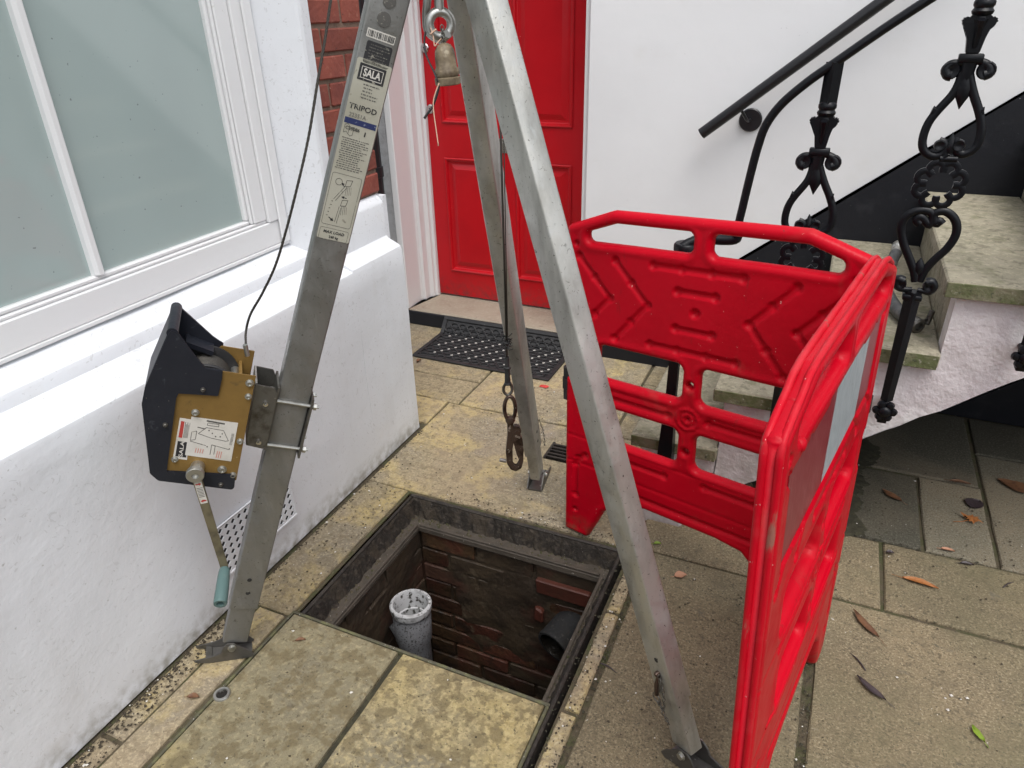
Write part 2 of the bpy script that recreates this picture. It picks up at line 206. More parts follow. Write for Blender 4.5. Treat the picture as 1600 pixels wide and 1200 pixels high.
# ------------------------------------------------------------------ mesh helpers
def wloc(o):
    p = Vector((0, 0, 0))
    while o is not None: p += o.location; o = o.parent
    return p
class MB:
    def __init__(s): s.v = []; s.f = []; s.m = []
    def add(s, v, f, mi=0):
        o = len(s.v); s.v += [tuple(map(float, p)) for p in v]; s.f += [[i + o for i in q] for q in f]; s.m += [mi] * len(f); return s
    def box(s, a, b, mi=0):
        x0, y0, z0 = a; x1, y1, z1 = b
        v = [(x, y, z) for x in (x0, x1) for y in (y0, y1) for z in (z0, z1)]
        return s.add(v, [(0, 1, 3, 2), (4, 6, 7, 5), (0, 4, 5, 1), (2, 3, 7, 6), (0, 2, 6, 4), (1, 5, 7, 3)], mi)
    def cbox(s, a, b, c=.004, jit=0., seed=0, mi=0):
        """box with chamfered edges, slightly irregular"""
        rnd = random.Random(seed); x = (a[0], b[0]); y = (a[1], b[1]); z = (a[2], b[2])
        c = min(c, .45 * min(abs(x[1] - x[0]), abs(y[1] - y[0]), abs(z[1] - z[0])))
        bm = bmesh.new()
        vs = []
        for i in (0, 1):
            for j in (0, 1):
                for k in (0, 1):
                    q = [rnd.uniform(-jit, jit) for _ in range(3)]
                    vs.append(bm.verts.new((x[i] + q[0], y[j] + q[1], z[k] + q[2])))
        for f in [(0, 1, 3, 2), (4, 6, 7, 5), (0, 4, 5, 1), (2, 3, 7, 6), (0, 2, 6, 4), (1, 5, 7, 3)]: bm.faces.new([vs[i] for i in f])
        bmesh.ops.bevel(bm, geom=bm.edges[:], offset=c, segments=1, affect='EDGES')
        bm.verts.index_update()
        s.add([v.co[:] for v in bm.verts], [[v.index for v in f.verts] for f in bm.faces], mi); bm.free(); return s
    def prism(s, poly, ax, d0, d1, mi=0, fr=None, bevel=0.):
        """polygon in the two other axes extruded along ax (0,1,2) from d0 to d1; fr maps local to world"""
        bm = bmesh.new()
        def P(p, d):
            q = [p[0], p[1]]; q.insert(ax, d); return q
        lo = [bm.verts.new(P(p, d0)) for p in poly]; hi = [bm.verts.new(P(p, d1)) for p in poly]
        n = len(poly)
        bm.faces.new(lo); bm.faces.new(hi)
        for i in range(n): bm.faces.new((lo[i], lo[(i + 1) % n], hi[(i + 1) % n], hi[i]))
        if bevel: bmesh.ops.bevel(bm, geom=bm.edges[:], offset=bevel, segments=2, affect='EDGES')
        bmesh.ops.triangulate(bm, faces=[f for f in bm.faces if len(f.verts) > 4])
        bmesh.ops.recalc_face_normals(bm, faces=bm.faces[:])
        bm.verts.index_update()
        V = [v.co[:] for v in bm.verts]
        if fr: V = [fr(*p) for p in V]
        s.add(V, [[v.index for v in f.verts] for f in bm.faces], mi); bm.free(); return s
    def tube(s, pts, rad, n=10, closed=False, caps=True, flat=None, mi=0, up=None):
        """swept tube; rad a number or list; flat=(a,b) scales the section"""
        P = [Vector(p) for p in pts]; k = len(P); r = rad if hasattr(rad, '__len__') else [rad] * k
        fa, fb = flat or (1, 1); rings = []; prev = None
        for i in range(k):
            if closed: t = P[(i + 1) % k] - P[i - 1]
            else: t = P[min(i + 1, k - 1)] - P[max(i - 1, 0)]
            t = t.normalized() if t.length > 1e-9 else Vector((0, 0, 1))
            if up is not None: a = Vector(up) - t * Vector(up).dot(t)
            elif prev is None: a = (Vector((0, 0, 1)) if abs(t.z) < .9 else Vector((1, 0, 0))); a = a - t * a.dot(t)
            else: a = prev - t * prev.dot(t)
            if a.length < 1e-6: a = Vector((1, 0, 0)) - t * t.x
            a.normalize(); prev = a; b = t.cross(a)
            rings.append([P[i] + (a * math.cos(2 * math.pi * j / n) * fa + b * math.sin(2 * math.pi * j / n) * fb) * r[i] for j in range(n)])
        v = [q for rg in rings for q in rg]; f = []
        for i in range(k if closed else k - 1):
            for j in range(n):
                a0, a1 = i * n + j, i * n + (j + 1) % n; b0, b1 = ((i + 1) % k) * n + j, ((i + 1) % k) * n + (j + 1) % n
                f.append((a0, a1, b1, b0))
        if caps and not closed: f += [list(range(n))[::-1], [(k - 1) * n + j for j in range(n)]]
        return s.add(v, f, mi)
    def lathe(s, prof, o, axis=(0, 0, 1), n=24, mi=0, caps=True):
        """profile of (radius, height) about an axis through o"""
        ax = Vector(axis).normalized(); a = ax.orthogonal().normalized(); b = ax.cross(a); o = Vector(o); v = []; f = []
        for r_, h in prof:
            for j in range(n):
                t = 2 * math.pi * j / n; v.append(o + ax * h + (a * math.cos(t) + b * math.sin(t)) * r_)
        for i in range(len(prof) - 1):
            for j in range(n): f.append((i * n + j, i * n + (j + 1) % n, (i + 1) * n + (j + 1) % n, (i + 1) * n + j))
        if caps: f += [list(range(n))[::-1], [(len(prof) - 1) * n + j for j in range(n)]]
        return s.add(v, f, mi)
    def xf(s, fn): s.v = [tuple(fn(*p)) for p in s.v]; return s
    def build(s, name, m, parent=None, smooth=False, label=None, auto=None):
        me = bpy.data.meshes.new(name)
        off = wloc(parent)
        me.from_pydata([tuple(Vector(p) - off) for p in s.v], [], s.f)
        for mm in (m if isinstance(m, (list, tuple)) else [m]): me.materials.append(MT[mm])
        if isinstance(m, (list, tuple)): me.polygons.foreach_set('material_index', s.m)
        bm = bmesh.new(); bm.from_mesh(me); bmesh.ops.recalc_face_normals(bm, faces=bm.faces[:]); bm.to_mesh(me); bm.free()
        if smooth:
            me.polygons.foreach_set('use_smooth', [True] * len(me.polygons))
            if auto: me.set_sharp_from_angle(angle=R(auto))
        o = bpy.data.objects.new(name, me); C.objects.link(o)
        if parent is not None: o.parent = parent
        if label: o['label'] = label
        return o
def thing(name, label, cat, loc=(0, 0, 0), group=None):
    o = bpy.data.objects.new(name, None); C.objects.link(o); o.location = loc; o['label'] = label; o['category'] = cat
    o.empty_display_size = .05
    if group: o['group'] = group
    o.matrix_world = Matrix.Translation(loc)
    return o
def tag(o, label, cat, group=None):
    o['label'] = label; o['category'] = cat
    if group: o['group'] = group
    return o
def text(body, name, m, parent, fr, size, align='CENTER', thick=.0002, bold=0., sx=1.):
    """flat lettering mapped by fr(x, y, z); x to the right, y up, z out of the face"""
    cu = bpy.data.curves.new(name, 'FONT'); cu.body = body; cu.size = size; cu.align_x = align; cu.align_y = 'CENTER'
    cu.extrude = thick; cu.offset = bold; cu.resolution_u = 3
    t = bpy.data.objects.new(name, cu); C.objects.link(t)
    dg = bpy.context.evaluated_depsgraph_get(); me = bpy.data.meshes.new_from_object(t.evaluated_get(dg))
    bpy.data.objects.remove(t); bpy.data.curves.remove(cu)
    off = wloc(parent)
    for v in me.vertices: v.co = Vector(fr(v.co.x * sx, v.co.y, v.co.z)) - off
    me.materials.clear(); me.materials.append(MT[m])
    o = bpy.data.objects.new(name, me); C.objects.link(o); o.parent = parent
    return o
def smoothpts(pts, n=6, closed=False):
    """Catmull-Rom through points"""
    P = [np.array(p, float) for p in pts]; k = len(P); out = []
    for i in range(k if closed else k - 1):
        p0 = P[i - 1] if (closed or i > 0) else 2 * P[0] - P[1]; p1 = P[i]; p2 = P[(i + 1) % k]
        p3 = P[(i + 2) % k] if (closed or i + 2 < k) else 2 * P[-1] - P[-2]
        for j in range(n):
            t = j / n
            out.append(.5 * ((2 * p1) + (-p0 + p2) * t + (2 * p0 - 5 * p1 + 4 * p2 - p3) * t * t + (-p0 + 3 * p1 - 3 * p2 + p3) * t ** 3))
    if not closed: out.append(P[-1])
    return [tuple(map(float, q)) for q in out]
def _unused(): pass

# ================================================================== SETTING: ground and paving
g_ = MB()
HX0, HX1, HY0, HY1 = -1.225, -.405, .40, 1.752           # opening for the manhole frame and cover
for a, b in (((-30, -30), (HX0, 30)), ((HX1, -30), (30, 30)), ((HX0, -30), (HX1, HY0)), ((HX0, HY1), (HX1, 30))):
    g_.add([(a[0], a[1], -.010), (b[0], a[1], -.010), (b[0], b[1], -.010), (a[0], b[1], -.010)], [(0, 1, 2, 3)])
ground = g_.build('ground', 'soil'); ground['kind'] = 'structure'
def slab(x0, x1, y0, y1, m, seed, z=0., th=.03, parent=None, name='paving_slab', jit=.0025, tilt=.0015):
    """riven slab: wavy perimeter, rounded arris, faintly uneven top"""
    rnd = random.Random(seed); n = []
    def edge(a, b):
        L = math.dist(a, b); k = max(2, int(L / .09)); return [(a[0] + (b[0] - a[0]) * i / k, a[1] + (b[1] - a[1]) * i / k) for i in range(k)]
    cs = [(x0, y0), (x1, y0), (x1, y1), (x0, y1)]
    P = sum([edge(cs[i], cs[(i + 1) % 4]) for i in range(4)], [])
    P = [(x + rnd.uniform(-jit, jit), y + rnd.uniform(-jit, jit)) for x, y in P]
    cx, cy = (x0 + x1) / 2, (y0 + y1) / 2; tx, ty = rnd.uniform(-tilt, tilt), rnd.uniform(-tilt, tilt)
    def ins(d):
        out = []
        for x, y in P:
            out.append((min(max(x, x0 + d), x1 - d) if abs(x - cx) > .5 * (x1 - x0) - .02 else x, min(max(y, y0 + d), y1 - d) if abs(y - cy) > .5 * (y1 - y0) - .02 else y))
        return out
    mb = MB(); v = []; N = len(P)
    for d, dz in ((0, -th), (0, -.006), (.004, -.0015), (.012, 0)):
        for (x, y) in ins(d): v.append((x, y, z + dz + (tx * (x - cx) + ty * (y - cy)) * 2))
    f = []
    for k in range(3):
        for i in range(N): f.append((k * N + i, k * N + (i + 1) % N, (k + 1) * N + (i + 1) % N, (k + 1) * N + i))
    f.append([3 * N + i for i in range(N)])
    mb.add(v, f)
    return mb.build(name, m, parent if parent is not None else ground)
J = .006
SL = [  # x0, x1, y0, y1, material
    (-1.405, -.402, 1.764, 2.386, 'pave_buff'),
    (-2.20, -1.368, 2.400, 2.600, 'pave_buff'), (-2.20, -1.368, 2.610, 3.100, 'pave_buff'),
    (-1.356, -.664, 2.398, 3.100, 'pave_buff'), (-.650, -.02, 2.398, 2.87, 'pave_buff'), (-.650, .02, 2.88, 3.100, 'pave_buff'),
    (-3.0, -2.21, 2.40, 3.1, 'pave_buff'), (-2.20, -1.415, 2.195, 2.390, 'pave_buff'),
    (-.392, -.02, 1.782, 2.385, 'pave_grey'), 
    (-1.405, -1.238, 1.104, 1.755, 'pave_buff'), (-1.340, -1.252, .45, 1.094, 'pave_buff'), (-1.340, -1.252, -.3, .44, 'pave_buff'),
    (-.010, .326, 1.790, 2.094, 'pave_grey'), (.340, .99, 1.792, 2.098, 'pave_grey'), (1.00, 1.62, 1.792, 2.098, 'pave_grey'),
    (.0, .448, 2.110, 2.532, 'pave_shade'), (.460, .654, 2.112, 2.540, 'pave_half_shade'), (.668, 1.08, 2.112, 2.78, 'pave_half_shade'), (1.09, 1.6, 2.112, 2.78, 'pave_half_shade'),
    (.03, .650, 2.554, 3.07, 'pave_shade'), (.668, 1.3, 2.792, 3.07, 'pave_shade'),
    (.168, .80, 1.198, 1.776, 'pave_grey'), (.812, 1.6, 1.198, 1.780, 'pave_grey'),
    (-.338, .142, .62, 1.770, 'pave_grey'), (.168, .80, .30, 1.184, 'pave_grey'), (.812, 1.6, .30, 1.184, 'pave_grey'),
    (-.338, .142, .0, .608, 'pave_grey'), (-1.24, -.42, -.2, .385, 'pave_grey')]
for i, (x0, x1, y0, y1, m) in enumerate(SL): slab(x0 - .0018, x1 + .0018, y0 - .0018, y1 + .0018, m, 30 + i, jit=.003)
# concrete kerb pieces beside the frame and the narrow channel beside the wall
for i, (y0, y1) in enumerate(((1.48, 1.745), (1.125, 1.470), (.60, 1.112), (.1, .59))):
    slab(-.398 + (.004 if i < 2 else 0), -.356, y0, y1, 'pave_buff', 80 + i, z=.002, name='kerb_strip', jit=.003)
for i, (y0, y1) in enumerate(((.62, 1.02), (.20, .61), (-.2, .19))):
    slab(-1.412, -1.350, y0, y1, 'pave_buff', 90 + i, z=-.003, name='channel_strip', jit=.004)
# wet mossy patch where the stair meets the paving
rnd = random.Random(5); mm = MB(); P = [(.02, 2.06), (.16, 2.075), (.27, 2.10), (.285, 2.15), (.245, 2.20), (.275, 2.26), (.265, 2.33), (.29, 2.42), (.27, 2.50), (.33, 2.60), (.30, 2.72), (.1, 2.85), (-.1, 2.5), (-.05, 2.1)]
P = smoothpts(P, 9, True); P = [(x + rnd.uniform(-.011, .011), y + rnd.uniform(-.011, .011)) for x, y in P]; n = len(P)
cx, cy = .14, 2.4
v = [(x, y, .0002) for x, y in P] + [(cx + (x - cx) * .80, cy + (y - cy) * .80, .004) for x, y in P] + [(cx, cy, .005)]
mm.add(v, [(i, (i + 1) % n, n + (i + 1) % n, n + i) for i in range(n)] + [(n + i, n + (i + 1) % n, 2 * n) for i in range(n)])
o = mm.build('wet_moss_patch', 'moss_wet'); o['kind'] = 'stuff'; o['label'] = 'dark wet moss and silt on the paving below the stair'; o['category'] = 'moss'

# ================================================================== MANHOLE
frame_t = thing('access_hatch', 'corroded square steel access frame with muddy ledge set in the paving', 'manhole frame', (-.81, 1.43, 0))
OX0, OX1, OY1 = -1.212, -.418, 1.744
IX0, IX1, IY1 = -1.137, -.473, 1.660
f = MB()
def bar(mb, x0, x1, y0, y1, z0, z1, seed, c=.004): mb.cbox((x0, y0, z0), (x1, y1, z1), c, .002, seed)
bar(f, OX0, OX1, OY1 - .012, OY1, -.12, .001, 1); bar(f, OX0, OX0 + .012, .42, OY1 - .013, -.12, .001, 2); bar(f, OX1 - .012, OX1, .42, OY1 - .013, -.12, .001, 3)
f.build('outer_rim', 'frame_iron', frame_t)
f = MB()
bar(f, OX0 + .013, OX1 - .013, IY1, OY1 - .013, -.088, -.065, 4); bar(f, OX0 + .013, IX0, .44, IY1 - .002, -.088, -.065, 5); bar(f, IX1, OX1 - .013, .44, IY1 - .002, -.088, -.066, 6)
f.build('ledge', 'frame_ledge', frame_t)
f = MB()
bar(f, IX0 + .001, IX1 - .001, IY1 + .001, IY1 + .013, -.064, -.056, 7, .002); bar(f, IX0 - .013, IX0 - .001, 1.13, IY1, -.064, -.056, 8, .002); bar(f, IX1 + .001, IX1 + .013, 1.13, IY1, -.064, -.057, 9, .002)
f.build('raised_lip', 'frame_ledge', frame_t)
f = MB(); rnd = random.Random(12)       # crumbs of soil along the frame
for k in range(520):
    s_ = rnd.choice('LBRB'); w = rnd.uniform(.0015, .006)
    if s_ == 'L': x, y = rnd.uniform(OX0 + .012, IX0 - .01), rnd.uniform(1.14, 1.7)
    elif s_ == 'R': x, y = rnd.uniform(IX1 + .012, OX1 - .01), rnd.uniform(1.14, 1.7)
    else: x, y = rnd.uniform(OX0 + .02, OX1 - .02), rnd.uniform(IY1 + .015, OY1 - .012)
    f.add([(x - w, y, -.066), (x + w * .4, y - w, -.066), (x + w, y + w * .7, -.066), (x, y, -.066 + w * 1.3)], [(0, 1, 3), (1, 2, 3), (2, 0, 3)])
o = f.build('soil_crumbs', 'soil', frame_t); o['kind'] = 'stuff'
f = MB(); rnd = random.Random(31)
def fillet(p0, p1, inn, w0, seed):      # packed dirt against the upstand of the frame
    rnd = random.Random(seed); n = int(math.dist(p0, p1) / .012); v = []
    for i in range(n + 1):
        t = i / n; x, y = p0[0] + (p1[0] - p0[0]) * t, p0[1] + (p1[1] - p0[1]) * t; w = w0 * rnd.uniform(.75, 1.2)
        for k, (d, z) in enumerate(((0, -.006), (.25, -.016), (.6, -.038), (1, -.060), (1.15, -.067))):
            v.append((x + inn[0] * w * d + rnd.uniform(-.0015, .0015), y + inn[1] * w * d + rnd.uniform(-.0015, .0015), z + rnd.uniform(-.004, .004) * (k not in (0, 4))))
    f.add(v, [(i * 5 + k, i * 5 + k + 1, i * 5 + 6 + k, i * 5 + 5 + k) for i in range(n) for k in range(4)])
fillet((OX0 + .014, OY1 - .013), (OX1 - .014, OY1 - .013), (0, -1), .024, 1); fillet((OX0 + .013, 1.13), (OX0 + .013, OY1 - .014), (1, 0), .020, 2); fillet((OX1 - .013, 1.13), (OX1 - .013, OY1 - .014), (-1, 0), .020, 3)
f.build('packed_dirt', 'wet_dirt', frame_t)

pit = thing('manhole_chamber', 'deep wet brick inspection chamber under the open manhole frame', 'chamber', (-.81, 1.2, -1.0))
PX0, PX1, PY0, PY1, PZ = -1.146, -.462, .56, 1.674, -.92
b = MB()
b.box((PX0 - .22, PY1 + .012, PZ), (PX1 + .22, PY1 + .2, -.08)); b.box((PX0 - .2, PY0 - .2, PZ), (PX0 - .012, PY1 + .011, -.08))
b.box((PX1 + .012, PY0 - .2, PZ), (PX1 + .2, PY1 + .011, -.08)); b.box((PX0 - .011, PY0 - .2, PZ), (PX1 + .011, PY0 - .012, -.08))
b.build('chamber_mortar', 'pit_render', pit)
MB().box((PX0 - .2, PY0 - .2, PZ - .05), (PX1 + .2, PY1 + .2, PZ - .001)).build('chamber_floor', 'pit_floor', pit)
rnd = random.Random(3)
for row in range(11):
    z1 = -.098 - row * .075; z0 = z1 - .064
    for side in ('back', 'left', 'right'):
        L0, L1 = (PX0, PX1) if side == 'back' else (PY0, PY1)
        x = L0 - (.11 if row % 2 else 0) + .002
        while x < L1:
            a0, a1 = max(x, L0 + .001), min(x + .213, L1 - .001); x += .224
            if a1 - a0 < .03: continue
            if side == 'back' and row in (1, 3) and a1 > PX1 - .22: continue
            if side == 'back' and row == 0 and a0 > PX1 - .16: continue
            d = rnd.uniform(-.003, .002)
            mbk = MB()
            if side == 'back': mbk.cbox((a0, PY1 + d, z0), (a1, PY1 + .05, z1), .0035, .002, rnd.random())
            elif side == 'left': mbk.cbox((PX0 - .05, a0, z0), (PX0 + d, a1, z1), .0035, .002, rnd.random())
            else: mbk.cbox((PX1 - d, a0, z0), (PX1 + .05, a1, z1), .006, .004, rnd.random())
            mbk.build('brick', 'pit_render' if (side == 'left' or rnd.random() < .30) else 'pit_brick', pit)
# smeared render over part of the back and left walls
def lumpy(mb, x0, x1, z0, z1, plane, val, amp, seed, hole=None):
    rnd = random.Random(seed); nx, nz = 22, 22; v = []; ph = [rnd.uniform(0, 6) for _ in range(6)]
    for i in range(nx + 1):
        for k in range(nz + 1):
            x = x0 + (x1 - x0) * i / nx; z = z0 + (z1 - z0) * k / nz
            e = min(i, nx - i, k, nz - k) / 3.; e = min(1, e)
            h = amp * (math.sin(x * 17 + ph[0]) * math.sin(z * 23 + ph[1]) + .6 * math.sin(x * 41 + z * 13 + ph[2]) + .5 * math.sin(z * 57 - x * 21 + ph[3]) - .15 + .3 * rnd.random()) - (1 - e) * amp * 2.2
            v.append((x, val - h, z) if plane == 'y' else (val + h, x, z))
    mb.add(v, [(i * (nz + 1) + k, (i + 1) * (nz + 1) + k, (i + 1) * (nz + 1) + k + 1, i * (nz + 1) + k + 1) for i in range(nx) for k in range(nz)])
b = MB(); lumpy(b, PX0 + .10, PX1 - .06, -.62, -.14, 'y', PY1 - .003, .0045, 4); lumpy(b, 1.0, PY1 - .01, -.7, -.12, 'x', PX0 + .002, .005, 9)
b.build('smeared_render', 'pit_render', pit, smooth=True)

# front section of the manhole cover, still in place
cov = thing('manhole_cover', 'yellow lichened paved manhole cover section still in place at the front of the opening', 'manhole cover', (-.83, .8, 0))
CX0, CX1, CY0, CY1 = -1.236, -.430, .42, 1.122
f = MB()
bar(f, CX0, CX1, CY1 - .010, CY1, -.07, .003, 21, .002); bar(f, CX0, CX0 + .008, CY0, CY1 - .011, -.07, .003, 22, .002)
bar(f, CX1 - .008, CX1, CY0, CY1 - .011, -.07, .003, 23, .002); bar(f, CX0 + .009, CX1 - .009, CY0, CY0 + .01, -.07, .003, 24, .002)
f.box((CX0 + .01, CY0 + .01, -.068), (CX1 - .01, CY1 - .012, -.06))
f.build('tray', 'tray_edge', cov)
f = MB().box((CX0 + .01, CY0 + .012, -.059), (CX1 - .01, CY1 - .014, -.010)); f.build('bedding_mortar', 'moss_wet', cov)
slab(CX0 + .010, -.872, CY0 + .012, CY1 - .012, 'pave_cover_grey', 201, z=.004, th=.03, parent=cov, name='cover_slab', jit=.002)
slab(-.856, CX1 - .011, CY0 + .012, CY1 - .012, 'pave_cover', 202, z=.004, th=.03, parent=cov, name='cover_slab', jit=.002)
kx, ky = -1.214, .812
MB().lathe([(.010, -.02), (.014, .006), (.0145, .0085), (.020, .0085), (.022, .006), (.022, -.01)], (kx, ky, .001), n=28, caps=False).build('lifting_socket', 'steel', cov, True, auto=40)
MB().lathe([(.0001, 0), (.0150, .0002)], (kx, ky, .0052), n=20, caps=False).build('socket_well', 'pit_floor', cov, True)

# pipes in the chamber
q = thing('soil_pipe', 'speckled grey plastic pipe with socket rim rising on the left of the chamber', 'pipe', (-1.17, 1.56, -.9))
ax = Vector((-.02, .05, 1)).normalized(); o0 = Vector((-1.045, 1.430, -.190)); rr_ = .069
MB().lathe([(.052, -.52), (.055, -.30), (.055, -.16), (.062, -.135), (.064, -.05), (.0605, -.045), (.060, -.018)], o0, ax, 36, caps=False).build('pipe_body', 'pvc_grey', q, True, auto=50)
MB().lathe([(.060, -.022), (.067, -.020), (.0695, -.010), (.0695, .004), (.066, .008), (.059, .008), (.0565, .002), (.056, -.03), (.054, -.06), (.0495, -.062), (.0495, -.30)], o0, ax, 36, caps=False).build('socket_rim', 'pvc_rim', q, True, auto=40)
MB().tube([o0 + Vector((-.01, .01, -.20)), o0 + Vector((-.045, .015, -.15)), o0 + Vector((-.075, .02, -.12))], [.046, .043, .038], 20).build('side_branch', 'pvc_grey', q, True, auto=50)
q = thing('drain_pipe_end', 'open black drain pipe jutting from the right of the chamber back wall', 'pipe', (-.56, 1.7, -.4))
pc = Vector((-.597, 1.575, -.345)); pd = Vector((.30, .95, .17)).normalized()
MB().lathe([(.054, .0), (.063, .0), (.065, .006), (.065, .012), (.063, .018), (.063, .26)], pc, pd, 32, caps=False).build('pipe_body', 'pipe_dark', q, True, auto=40)
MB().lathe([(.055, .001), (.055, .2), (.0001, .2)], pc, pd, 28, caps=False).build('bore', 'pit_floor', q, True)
MB().cbox((-.700, 1.648, -.335), (-.662, 1.670, -.275), .006, .006, 5).build('brick', 'pit_brick_red', pit)
MB().cbox((-.690, 1.652, -.205), (-.500, 1.672, -.145), .004, .003, 6).build('brick', 'pit_brick_red', pit)

# small broken gully grate near the rear tripod foot
q = thing('gully_grate', 'small black broken drain grate in the paving beside the rear tripod foot', 'drain grate', (-.79, 2.19, 0))
b = MB(); cx, cy = -.790, 2.190
for k in range(5): b.cbox((cx - .055, cy - .05 + k * .022, .003), (cx + .06, cy - .042 + k * .022, .010), .001, .001, k)
b.cbox((cx - .064, cy - .06, .003), (cx - .056, cy + .055, .010), .001, .001, 1); b.cbox((cx + .061, cy - .06, .003), (cx + .069, cy + .055, .010), .001, .001, 2)
b.build('grate_bars', 'frame_iron', q); MB().box((cx - .056, cy - .058, .0012), (cx + .061, cy + .055, .0022)).build('grate_backing', 'pit_floor', q)

# ================================================================== HOUSE WALL with window (left)
hw = thing('house_wall', 'white painted house wall with brick pier, sill and window on the left', 'wall', (-1.6, 1.0, 0))
prof = [(-1.420, 0), (-1.420, .772), (-1.424, .777), (-1.536, .812), (-1.537, .843), (-1.542, .848), (-1.612, .878), (-2.0, .878), (-2.0, 0)]
b = MB()     # plinth with wavy hand-rendered face under the window
ys = [-3 + .0 + i * (4.845) / 60 for i in range(61)]
def ex(mb, prof, ys, wav=.003, seed=1, cap=True):
    rnd = random.Random(seed); n = len(prof); v = []
    for y in ys:
        for k, (x, z) in enumerate(prof):
            dx = (wav * math.sin(y * 7 + z * 9 + seed) + wav * .7 * math.sin(y * 19 - z * 13)) if x > -1.9 and z > 0 else 0
            v.append((x + dx, y, z + dx * .5 * (z > 0)))
    f = [(i * n + k, i * n + (k + 1) % n, (i + 1) * n + (k + 1) % n, (i + 1) * n + k) for i in range(len(ys) - 1) for k in range(n)]
    if cap: f += [list(range(n)), [(len(ys) - 1) * n + k for k in range(n)]]
    return mb.add(v, f)
fine = [(-1.420, z) for z in (0, .1, .2, .3, .4, .5, .6, .7, .768)] + [(-1.4225, .775), (-1.429, .779)]
ex(b, fine + [(-1.530, .812), (-1.5305, .8125), (-1.5320, .838), (-1.536, .8455), (-1.545, .850), (-1.612, .884), (-2.0, .884), (-2.0, 0)], ys, .0022)
b.build('plinth', 'plaster', hw, True, auto=28)
b = MB()
ex(b, fine[:-1] + [(-1.4235, .781), (-1.430, .787), (-1.474, .808), (-1.480, .816), (-1.481, .930), (-1.486, .942), (-1.502, .957), (-1.508, .963), (-2.0, .963), (-2.0, 0)], [1.8455, 1.9, 1.98, 2.06, 2.12, 2.146, 2.152], .0018, 1)
b.build('plinth', 'plaster', hw, True, auto=28)
MB().box((-2.0, 2.1525, 0), (-1.484, 2.176, .958)).build('plinth_end', 'plaster', hw)
# splayed render reveals around the window
for y0, sg in ((1.764, 1), (-.55, -1)):
    pts = [(-1.600, y0), (-1.486, y0 + sg * .060), (-1.479, y0 + sg * .066), (-1.476, y0 + sg * .076), (-1.478, y0 + sg * .112), (-1.486, y0 + sg * .120), (-1.512, y0 + sg * .121), (-1.75, y0 + sg * .121), (-1.75, y0)]
    b = MB(); b.prism([(p[0], p[1]) for p in pts], 2, .80, 2.35); b.build('window_surround', 'plaster', hw)
MB().box((-1.75, -.68, 2.352), (-1.484, 1.886, 2.6)).build('window_head', 'plaster', hw)
MB().box((-2.0, -3, .886), (-1.484, -.682, 3.6)).build('wall_face', 'plaster', hw)
MB().box((-2.0, -.68, 2.602), (-1.486, 2.168, 3.6)).build('wall_face', 'plaster', hw)
# brick pier
MB().box((-2.0, 1.888, .964), (-1.5085, 2.165, 2.60)).build('mortar_backing', 'mortar', hw)
rnd = random.Random(21)
for row in range(21):
    z0 = .972 + row * .0775; z1 = z0 + .0655
    cuts = [(1.889, 1.951), (1.962, 2.167)] if row % 2 == 0 else [(1.889, 2.058), (2.069, 2.167)]
    if row % 4 == 2: cuts = [(1.889, 1.944), (1.955, 2.167)]
    if row % 4 == 1: cuts = [(1.889, 2.050), (2.061, 2.167)]
    for y0, y1 in cuts:
        MB().cbox((-1.56, y0, z0), (-1.5005 + rnd.uniform(-.002, .001), y1, z1), .004, .0015, rnd.random()).build('brick', 'brick', hw)
# window: frame, glazing bars, panes
win = MB().box((-1.75, -.55, .885), (-1.592, 1.7638, .893)).build('window', 'timber_white', hw)
wy0, wy1, gz = -.40, 1.612, .990
def wb(nm, *bx, c=.003, m='timber_white'):
    b = MB()
    for k, (p, q_) in enumerate(bx): b.cbox(p, q_, c, 0, k)
    return b.build(nm, m, win)
wb('bottom_rail', ((-1.66, -.549, .8935), (-1.600, 1.7635, .967)), ((-1.66, -.549, .9672), (-1.606, 1.69, .977)))
wb('glazing_bead', ((-1.66, wy0, .9775), (-1.612, wy1 + .014, .9905)), ((-1.66, wy1, .991), (-1.612, wy1 + .014, 2.2)), ((-1.66, wy1 + .0145, .9775), (-1.606, wy1 + .024, 2.2)), c=.004)
wb('stile', ((-1.66, wy1 + .025, .9775), (-1.603, 1.690, 2.3)))
wb('box_frame', ((-1.66, 1.6915, .8935 + .0745), (-1.596, 1.7635, 2.35)), ((-1.595, 1.728, .8945), (-1.586, 1.7635, 2.35)))
wb('head_rail', ((-1.66, -.549, 2.2), (-1.6, 1.69, 2.35)))
for yb in (1.105, .60, .10): 
    b = MB(); b.prism([(-1.626, yb - .014), (-1.612, yb - .013), (-1.604, yb - .006), (-1.6035, yb + .006), (-1.612, yb + .013), (-1.626, yb + .014)], 2, .991, 2.2); b.build('glazing_bar', 'timber_white', win)
for a, c_ in ((1.1185, wy1), (.6135, 1.0915), (.1135, .5865), (wy0, .0865)): MB().box((-1.634, a + .0005, .9912), (-1.626, c_ - .0005, 2.199)).build('pane', 'glass', win)
MB().box((-1.9, -.5, .90), (-1.665, 1.74, 2.34)).build('dark_interior', 'dark_room', win)
